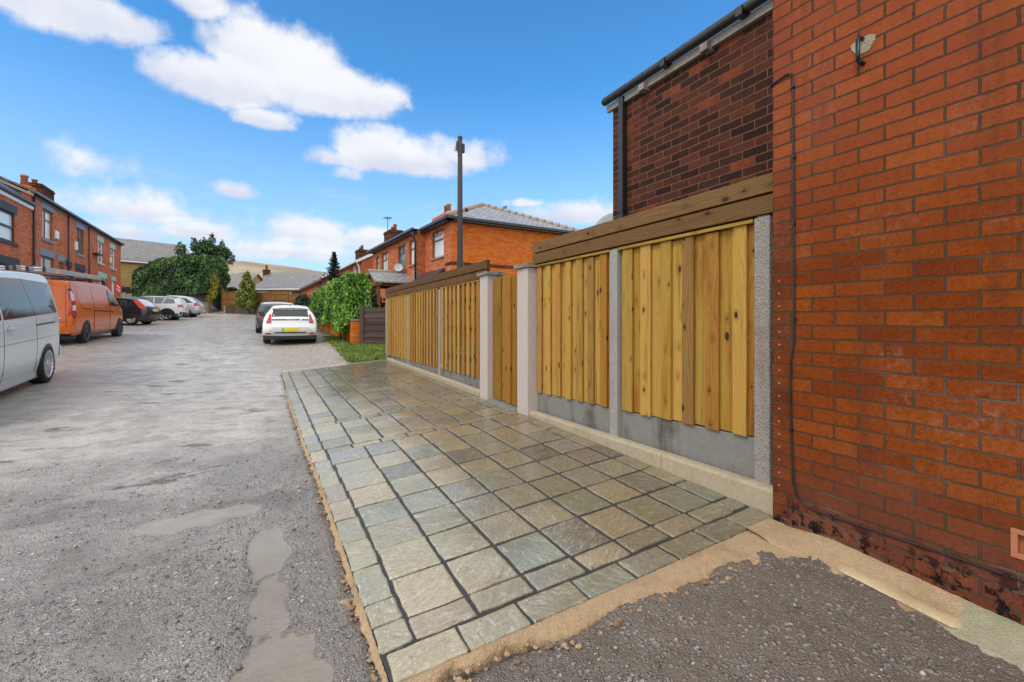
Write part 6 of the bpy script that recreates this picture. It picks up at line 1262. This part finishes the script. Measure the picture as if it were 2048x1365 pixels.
# orange panel van, rear toward the camera, ladders on the roof
def orange_van():
    c = place('panel_van', 'burnt orange panel van with ladders on its roof bars, behind the silver grey camper van', 'van', -6.44, 20.96, 0.3, 1.6)
    B = Body(.985, [(2.92, .42), (2.96, .7), (2.80, 1.0), (2.15, 1.22), (1.35, 1.82), (.9, 1.95), (0, 1.98), (-2.2, 1.97), (-2.38, 1.93), (-2.43, 1.7), (-2.47, 1.1), (-2.49, .7), (-2.49, .45), (-2.44, .34)],
             [(.25, .95), (.5, .99), (.8, 1.0), (1.15, .985), (1.3, .965), (1.85, .875), (1.98, .86)], [(-2.49, .93), (-2.3, .975), (-1.9, .995), (0, 1), (1.8, .985), (2.6, .93), (2.96, .8)], .28, .05, .03)
    B.mesh().build('body', M['orange_van'], c, fix=True, smooth=True)
    for sg in (1, -1):
        B.side([(.92, 1.2), (.90, 1.76), (1.12, 1.75), (1.85, 1.28), (1.82, 1.18)], sg).build('side_window', M['car_glass'], c, fix=True)
        B.side([(-1.95, 1.27), (-2.0, 1.80), (.75, 1.82), (.80, 1.25)], sg, .004, .02).build('side_panel', M['orange_van'], c, fix=True)
        B.side([(-1.75, 1.14), (-1.9, 1.25), (.75, 1.21), (.75, 1.15)], sg, .014, .03).build('swage', M['orange_van'], c, fix=True)
        B.side([(-.75, 1.02), (-.75, 1.07), (1.3, 1.0), (1.3, .95)], sg, .006, .02).build('slide_rail', M['black'], c, fix=True)
        B.side([(-1.75, 1.10), (-1.75, 1.13), (-1.1, 1.09), (-1.1, 1.07)], sg, .006, .02).build('slot', M['black'], c, fix=True)
        B.side([(-.85, .55), (-.85, .64), (1.05, .64), (1.05, .55)], sg, .03, .05).build('rubbing_strip', M['orange_van'], c, fix=True)
        for y in (.84, -.78): B.side([(y-.006, .36), (y-.006, 1.8), (y+.006, 1.8), (y+.006, .36)], sg, .008, .02).build('door_gap', M['black'], c, fix=True)
        tl = [(-2.40, .82), (-2.43, 1.72), (-2.33, 1.70), (-2.21, 1.55), (-2.23, .95), (-2.33, .82)]
        B.side(tl, sg, .006).build('lamp_surround', M['black'], c, fix=True)
        B.side([(-2.40, .86), (-2.41, 1.05), (-2.26, 1.05), (-2.27, .98), (-2.34, .86)], sg, .012).build('tail_light', M['red_lamp'], c, fix=True)
        B.side([(-2.41, 1.055), (-2.41, 1.2), (-2.25, 1.23), (-2.26, 1.055)], sg, .012).build('tail_light', M['clear_lamp'], c, fix=True)
        B.side([(-2.41, 1.21), (-2.41, 1.33), (-2.25, 1.36), (-2.25, 1.24)], sg, .012).build('tail_light', M['red_lamp'], c, fix=True)
        B.side([(-2.41, 1.34), (-2.42, 1.66), (-2.33, 1.64), (-2.24, 1.52), (-2.25, 1.37)], sg, .012).build('tail_light', M['clear_lamp'], c, fix=True)
        B.rear([(sg*.83, .86), (sg*.93, .86), (sg*.915, 1.2), (sg*.86, 1.2)], .008).build('tail_light', M['red_lamp'], c, fix=True)
        B.rear([(sg*.855, 1.21), (sg*.915, 1.21), (sg*.87, 1.66), (sg*.83, 1.66)], .008).build('tail_light', M['red_lamp'], c, fix=True)
        B.rear([(sg*.06, 1.2), (sg*.74, 1.2), (sg*.70, 1.8), (sg*.06, 1.8)], .006).build('rear_panel', M['orange_van'], c, fix=True)
        B.rear([(sg*.80-.006, .5), (sg*.80+.006, .5), (sg*.775+.006, 1.85), (sg*.775-.006, 1.85)], .004).build('door_gap', M['black'], c, fix=True)
        mirror(c, sg*1.04, 1.75, 1.28, 'black')
    B.rear([(-.006, .5), (.006, .5), (.006, 1.85), (-.006, 1.85)], .005).build('door_gap', M['black'], c, fix=True)
    B.rear([(-.86, .70), (.86, .70), (.86, .715), (-.86, .715)], .006).build('door_gap', M['black'], c, fix=True)
    B.rear([(-.25, .98), (.25, .98), (.25, 1.09), (-.25, 1.09)], .01).build('number_plate', M['plate'], c, fix=True)
    B.rear([(-.93, .38), (.93, .38), (.93, .60), (-.93, .60)], .05, .08).build('bumper', M['orange_van'], c, fix=True)
    mb = MB(); mb.beam((.35, -2.53, .82), (.7, -2.53, .82), .03, .03); mb.build('door_handle', M['chrome'], c)
    i0 = next(i for i, p in enumerate(B.p) if p[0] < 2.1); i1 = next(i for i, p in enumerate(B.p) if p[0] < 1.38); B.front_glass(i0, i1, lambda i: .78).build('windscreen', M['car_glass'], c)
    setup_wheels(c, B, (2.02, -1.46), .36, .985, .24, 'multi', 'dark_alloy', 10)
    for y in (-1.95, -.4, .9):
        mb = MB(); mb.beam((-.8, y, 2.10), (.8, y, 2.10), .05, .04)
        for sg in (1, -1): mb.box(sg*.78-.04, sg*.78+.04, y-.05, y+.05, 1.93, 2.11)
        mb.build('roof_bar', M['black'], c)
    # ladders lie on the bars and overhang the rear
    m0 = c.matrix_basis if 0 else Matrix.LocRotScale(c.location, c.rotation_euler, None)
    for k, (x, z, y0, y1, lb) in enumerate(((.52, 2.18, -3.6, .95, 'aluminium ladder with yellow tip, outermost on the orange van roof'), (.15, 2.22, -3.3, 1.0, 'aluminium ladder in the middle of the stack on the orange van roof'), (-.3, 2.20, -3.4, .8, 'aluminium ladder farthest across the orange van roof'))):
        o = thing('ladder', lb, 'ladder', m0 @ Vector((x, 0, z)), c.rotation_euler.z, 'ladders on the orange van', rx=R(1.6)); w = .17
        for dz in (0, .075):
            for sg in (-1, 1): mb = MB(); mb.box(sg*w-.02, sg*w+.02, y0, y1, -.035+dz, .03+dz); mb.build('stile', M['alu'], o, bevel=.004)
        mb = MB(); y = y0+.1
        while y < y1: mb.tube([(-w, y, 0), (w, y, 0)], .016, 8); mb.tube([(-w, y+.1, .075), (w, y+.1, .075)], .016, 8); y += .28
        mb.build('rungs', M['alu'], o)
        mb = MB(); 
        for sg in (-1, 1): mb.box(sg*w-.024, sg*w+.024, y0-.03, y0+.05, -.04, .11)
        mb.build('end_cap', M['black'], o)
        mb = MB()
        for yy in (y0+.75, y1-1.3): mb.box(w-.025, w+.028, yy, yy+.16, -.038, .04)
        mb.build('bracket', M['yellow'], o)
orange_van()
def black_hatch():
    c = place('hatchback', 'black hatchback with tall orange red tail lamps, nose in beyond the orange van', 'car', *by_wheel(262, 24.3, -76, .80, -1.2), -76, .5)
    B = Body(.84, [(1.95, .38), (1.98, .6), (1.75, .82), (1.0, .98), (.35, 1.38), (-.1, 1.44), (-1.0, 1.42), (-1.35, 1.35), (-1.72, .98), (-1.90, .88), (-1.94, .65), (-1.93, .42), (-1.85, .30)],
             [(.22, .94), (.5, .995), (.75, 1.0), (.93, .98), (1.35, .80), (1.44, .77)], [(-1.94, .88), (-1.7, .95), (-1.2, .99), (0, 1), (1.3, .97), (1.98, .78)], .24, .06, .05)
    B.mesh().build('body', M['car_black'], c, fix=True, smooth=True)
    for sg in (1, -1):
        B.side([(-.95, 1.0), (-.92, 1.32), (-.05, 1.36), (.0, .96)], sg).build('side_window', M['car_glass'], c, fix=True); B.side([(.06, .96), (.02, 1.35), (.25, 1.33), (.85, .99)], sg).build('side_window', M['car_glass'], c, fix=True)
        B.side([(-1.86, .88), (-1.70, .99), (-1.36, 1.33), (-1.20, 1.34), (-1.45, 1.05), (-1.62, .86)], sg, .008).build('tail_light', M['orange_lamp'], c, fix=True)
        B.rear([(sg*.60, .93), (sg*.73, .93), (sg*.61, 1.33), (sg*.54, 1.33)], .01).build('tail_light', M['orange_lamp'], c, fix=True)
    B.rear([(-.56, .98), (.56, .98), (.48, 1.33), (-.48, 1.33)], .006).build('rear_window', M['pane_pale'], c, fix=True)
    B.rear([(-.26, .72), (.26, .72), (.26, .83), (-.26, .83)], .012).build('number_plate', M['plate'], c, fix=True)
    mb = MB(); mb.beam((0, -1.70, 1.06), (.3, -1.68, 1.08), .015, .02); mb.build('wiper', M['black'], c)
    screen(c, B, .92, .40); lamps(c, B, 1.6, 1.9, .62, .78); setup_wheels(c, B, (1.2, -1.2), .30, .80, .2, 'cap', 'chrome', 7)
black_hatch()
def crossover(name, label, x, y, hd_, paintm, roof, low, rim):
    c = place(name, label, 'car', *by_wheel(x, y, hd_, .87, -1.3), hd_, .5); s = 1.0
    if low: sil = [(2.1, .42), (2.13, .65), (1.95, .95), (1.0, 1.06), (.3, 1.45), (-.3, 1.54), (-1.55, 1.50), (-1.85, 1.40), (-2.02, 1.02), (-2.12, .8), (-2.12, .5), (-2.02, .34)]
    else: sil = [(2.0, .4), (2.05, .65), (1.75, .9), (1.15, 1.05), (.2, 1.5), (-.4, 1.58), (-1.4, 1.50), (-1.75, 1.32), (-2.0, 1.0), (-2.15, .78), (-2.14, .5), (-2.02, .34)]
    B = Body(.9, sil, [(.25, .95), (.5, 1.0), (.8, 1.0), (1.0, .98), (1.45, .82), (1.58, .78)], [(-2.15, .86), (-1.9, .94), (-1.4, .99), (0, 1), (1.4, .97), (2.12, .78)], .28, .07, .05)
    B.mesh().build('body', M[paintm], c, fix=True, smooth=True)
    for sg in (1, -1):
        if low: W_ = [[(-.55, 1.05), (-.55, 1.41), (.18, 1.43), (.25, 1.03)], [(-1.72, 1.08), (-1.62, 1.36), (-1.22, 1.40), (-1.05, 1.06)], [(-1.0, 1.06), (-1.15, 1.40), (-.62, 1.41), (-.62, 1.05)], [(.30, 1.03), (.23, 1.42), (.42, 1.38), (.95, 1.05)]]
        else: W_ = [[(-1.75, 1.05), (-1.3, 1.38), (-.55, 1.45), (-.5, 1.04)], [(-.42, 1.04), (-.46, 1.46), (.2, 1.44), (.85, 1.05)]]
        for q in W_: B.side(q, sg).build('side_window', M['car_glass'] if not low else M['pane_mid'], c, fix=True)
        if low:
            B.side([(-1.78, 1.42), (-1.72, 1.46), (.25, 1.475), (.35, 1.44)], sg, .007).build('roof_trim', M['car_dark'], c, fix=True)
            B.side([(-2.04, .84), (-2.02, 1.0), (-1.86, 1.0), (-1.86, .84)], sg, .01).build('tail_light', M['red_lamp'], c, fix=True); B.side([(-1.9, .30), (-1.9, .40), (1.9, .40), (1.9, .30)], sg, .012, .03).build('sill_trim', M['black'], c, fix=True)
            mb = MB(); mb.beam((sg*.905, -.25, .97), (sg*.905, -.48, .97), .02, .03); mb.build('door_handle', M['chrome'], c)
        else: B.side([(-2.05, .82), (-1.96, 1.08), (-1.78, 1.02), (-1.86, .82)], sg, .01).build('tail_light', M['red_lamp'], c, fix=True)
        B.rear([(sg*.60, .82), (sg*.80, .82), (sg*.78, 1.02), (sg*.60, 1.02)], .012).build('tail_light', M['red_lamp'], c, fix=True)
    if low:
        mb = MB(); i0 = next(i for i, p in enumerate(B.p) if p[0] < .15); i1 = next(i for i, p in enumerate(B.p) if p[0] < -1.7); B.front_glass(i0, i1, lambda i: B.w(*B.edge(i))-.04).build('roof', M['car_dark'], c)
    B.rear([(-.6, 1.06), (.6, 1.06), (.55, 1.36), (-.55, 1.36)], .006).build('rear_window', M['pane_mid'] if not low else M['pane_pale'], c, fix=True)
    B.rear([(-.26, .66), (.26, .66), (.26, .77), (-.26, .77)], .012).build('number_plate', M['plate'], c, fix=True)
    B.rear([(-.85, .36), (.85, .36), (.85, .52), (-.85, .52)], .03, .06).build('bumper', M['black' if low else paintm], c, fix=True)
    screen(c, B, .95 if low else 1.08, .38 if low else .28); lamps(c, B, 1.72, 2.0, .68, .86); setup_wheels(c, B, (1.35, -1.3), .335, .87, .21, 'five', rim, 5, clad='black' if low else None)
crossover('estate_car', 'white estate car with dark roof and black arch trims, between black hatchback and silver car', 334, 29.3, -85, 'car_white', 'car_dark', True, 'chrome')
crossover('people_carrier', 'silver white one box car with red tail lamps, last of the nose in cars', 371, 33.5, -82, 'car_silver', None, False, 'chrome')
# white electric hatchback seen square from behind
def white_hatch():
    c = place('electric_hatchback', 'white hatchback with black rear glass seen square from behind near the laurel hedge', 'car', .47, 19.75, 1.0, 2.4); c.scale = (1, 1, .93)
    B = Body(.885, [(1.95, .45), (1.98, .7), (1.8, .9), (.95, 1.02), (.25, 1.36), (-.2, 1.43), (-1.35, 1.40), (-1.52, 1.37), (-1.60, 1.30), (-1.82, 1.05), (-1.90, .95), (-1.93, .78), (-2.0, .62), (-2.0, .46), (-1.93, .34)],
             [(.22, .96), (.45, 1.0), (.75, .995), (.95, .955), (1.1, .875), (1.32, .70), (1.43, .66)], [(-2.0, .95), (-1.85, .985), (-1.4, 1.0), (0, 1), (1.3, .97), (1.98, .8)], .385, .07, .045)
    B.mesh().build('body', M['car_white'], c, fix=True, smooth=True)
    for sg in (1, -1):
        B.side([(-1.2, 1.06), (-1.2, 1.29), (.2, 1.31), (.75, 1.03)], sg).build('side_window', M['car_glass'], c, fix=True)
        lamp = [(sg*.595, .80), (sg*.745, .80), (sg*.725, .93), (sg*.655, 1.12), (sg*.585, 1.12)]
        B.rear([(sg*.595, .915), (sg*.715, .915), (sg*.655, 1.12), (sg*.60, 1.12)], .012).build('tail_light', M['red_lamp'], c, fix=True)
        B.rear([(sg*.60, .79), (sg*.755, .79), (sg*.725, .90), (sg*.60, .90)], .012).build('tail_light', M['red_lamp'], c, fix=True)
        B.rear([(sg*.60, .40), (sg*.76, .40), (sg*.78, .45), (sg*.62, .45)], .03).build('reflector', M['red_lamp'], c, fix=True)
        mirror(c, sg*.9, .62, 1.05, 'black')
    B.rear([(-.585, 1.02), (.585, 1.02), (.545, 1.27), (-.545, 1.27)], .008).build('rear_window', M['car_glass'], c, fix=True)
    mb = MB(); vs = []; n = 13
    for k in range(n):
        x = -.575+1.15*k/(n-1); q = 1-(x/.62)**4*.4
        for (y, z) in ((-1.30, 1.405), (-1.62-.06*q, 1.345+.02*q), (-1.62-.06*q, 1.305+.015*q), (-1.50, 1.30)): vs.append((x, y, z+.035*(1-(x/.6)**2)))
    mb.add(vs, [(k*4+j, k*4+j+1, (k+1)*4+j+1, (k+1)*4+j) for k in range(n-1) for j in range(3)]+[(0, 1, 2, 3), tuple((n-1)*4+j for j in (3, 2, 1, 0))], sm=True); mb.build('spoiler', M['car_white'], c)
    mb = MB(); mb.box(-.54, .54, -1.63, -1.45, 1.255, 1.302); mb.build('spoiler_band', M['black'], c)  # black band beneath the spoiler
    B.rear([(-.59, .895), (.59, .895), (.59, .935), (-.59, .935)], .009).build('lamp_bar', M['car_dark'], c, fix=True)
    t = bpy.data.curves.new('lettering', 'FONT'); t.body = 'RENAULT'; t.size = .052; t.align_x = 'CENTER'; t.align_y = 'CENTER'; t.extrude = .001; t.space_character = 1.35
    o = bpy.data.objects.new('lettering_curve', t); C.objects.link(o); bpy.context.view_layer.update(); me = bpy.data.meshes.new_from_object(o.evaluated_get(bpy.context.evaluated_depsgraph_get())); bpy.data.objects.remove(o)
    L = bpy.data.objects.new('lettering', me); me.materials.clear(); me.materials.append(M['white']); C.objects.link(L); L.parent = c; q = B.rpt(0, .915, .013); L.location = q; L.rotation_euler = (R(88), 0, 0)
    mb = MB(); p = [B.rpt(x, z, .014) for x, z in ((.30, .885), (.37, .885), (.37, .945), (.315, .945))]; mb.poly(p); mb.poly([v+Vector((0, -.003, 0)) for v in p][::-1]); mb.build('badge', M['white'], c)
    B.rear([(-.72, .44), (-.60, .64), (.60, .64), (.72, .44)], .018, .03).build('bumper_panel', simple('pale_bumper', (.55, .55, .52), .4), c, fix=True)
    B.rear([(-.5, .45), (.5, .45), (.5, .48), (-.5, .48)], .04, .05).build('diffuser_line', M['black'], c, fix=True)
    B.rear([(-.26, .50), (.26, .50), (.26, .61), (-.26, .61)], .03, .04).build('number_plate', M['plate'], c, fix=True); B.rear([(-.258, .502), (-.21, .502), (-.21, .608), (-.258, .608)], .034, .02).build('plate_flash', M['green_flash'], c, fix=True)
    mb = MB(); mb.beam((-.02, -1.815, 1.075), (.3, -1.80, 1.06), .02, .03); mb.build('wiper', M['black'], c)
    mb = MB(); mb.box(-.02, .02, -1.1, -1.0, 1.44, 1.50); mb.build('aerial', M['black'], c)
    mb = MB(); q = B.rpt(-.52, 1.065, .012); mb.lathe([(0, 0), (.022, 0), (.022, .003)], 10, 0, Matrix.Translation(q) @ Matrix.Rotation(R(62), 4, 'X')); mb.build('sticker', M['white'], c)
    screen(c, B, .88, .32); lamps(c, B, 1.62, 1.9, .70, .84); setup_wheels(c, B, (1.25, -1.28), .335, .86, .23, 'five', 'dark_alloy', 5)
    mb = MB(); mb.box(-.82, .82, -1.94, -1.4, .19, .40); mb.build('rear_valance', M['black'], c)
white_hatch()
def dark_car():
    c = place('hatchback', 'dark hatchback with pale roof mostly hidden in front of the white hatchback', 'car', -.0, 25.6, -2, 2.2); c.scale = (1, 1, .88)
    B = Body(.92, [(2.1, .42), (2.13, .68), (1.9, .95), (1.05, 1.08), (.35, 1.5), (-.2, 1.60), (-1.5, 1.56), (-1.8, 1.44), (-2.0, 1.05), (-2.1, .85), (-2.12, .5), (-2.05, .34)], [(.25, .95), (.5, 1.0), (.85, 1.0), (1.0, .98), (1.45, .80), (1.6, .76)], [(-2.12, .88), (-1.8, .96), (0, 1), (1.4, .97), (2.13, .8)], .28, .07, .05)
    B.mesh().build('body', M['car_dark'], c, fix=True, smooth=True)
    for sg in (1, -1):
        B.side([(-1.5, 1.1), (-1.4, 1.42), (.2, 1.45), (.85, 1.08)], sg).build('side_window', M['pane_mid'], c, fix=True); mirror(c, sg*.95, .7, 1.1, 'black'); B.rear([(sg*.62, .85), (sg*.82, .85), (sg*.78, 1.1), (sg*.62, 1.1)], .01).build('tail_light', M['red_lamp'], c, fix=True)
    i0 = next(i for i, p in enumerate(B.p) if p[0] < .25); i1 = next(i for i, p in enumerate(B.p) if p[0] < -1.6); B.front_glass(i0, i1, lambda i: B.w(*B.edge(i))-.03).build('roof', M['car_white'], c)
    B.rear([(-.6, 1.12), (.6, 1.12), (.52, 1.42), (-.52, 1.42)], .006).build('rear_window', M['car_glass'], c, fix=True); screen(c, B, 1.0, .42); lamps(c, B, 1.75, 2.05, .70, .88); setup_wheels(c, B, (1.35, -1.3), .33, .9, .2, 'five', 'dark_alloy', 5)
dark_car()
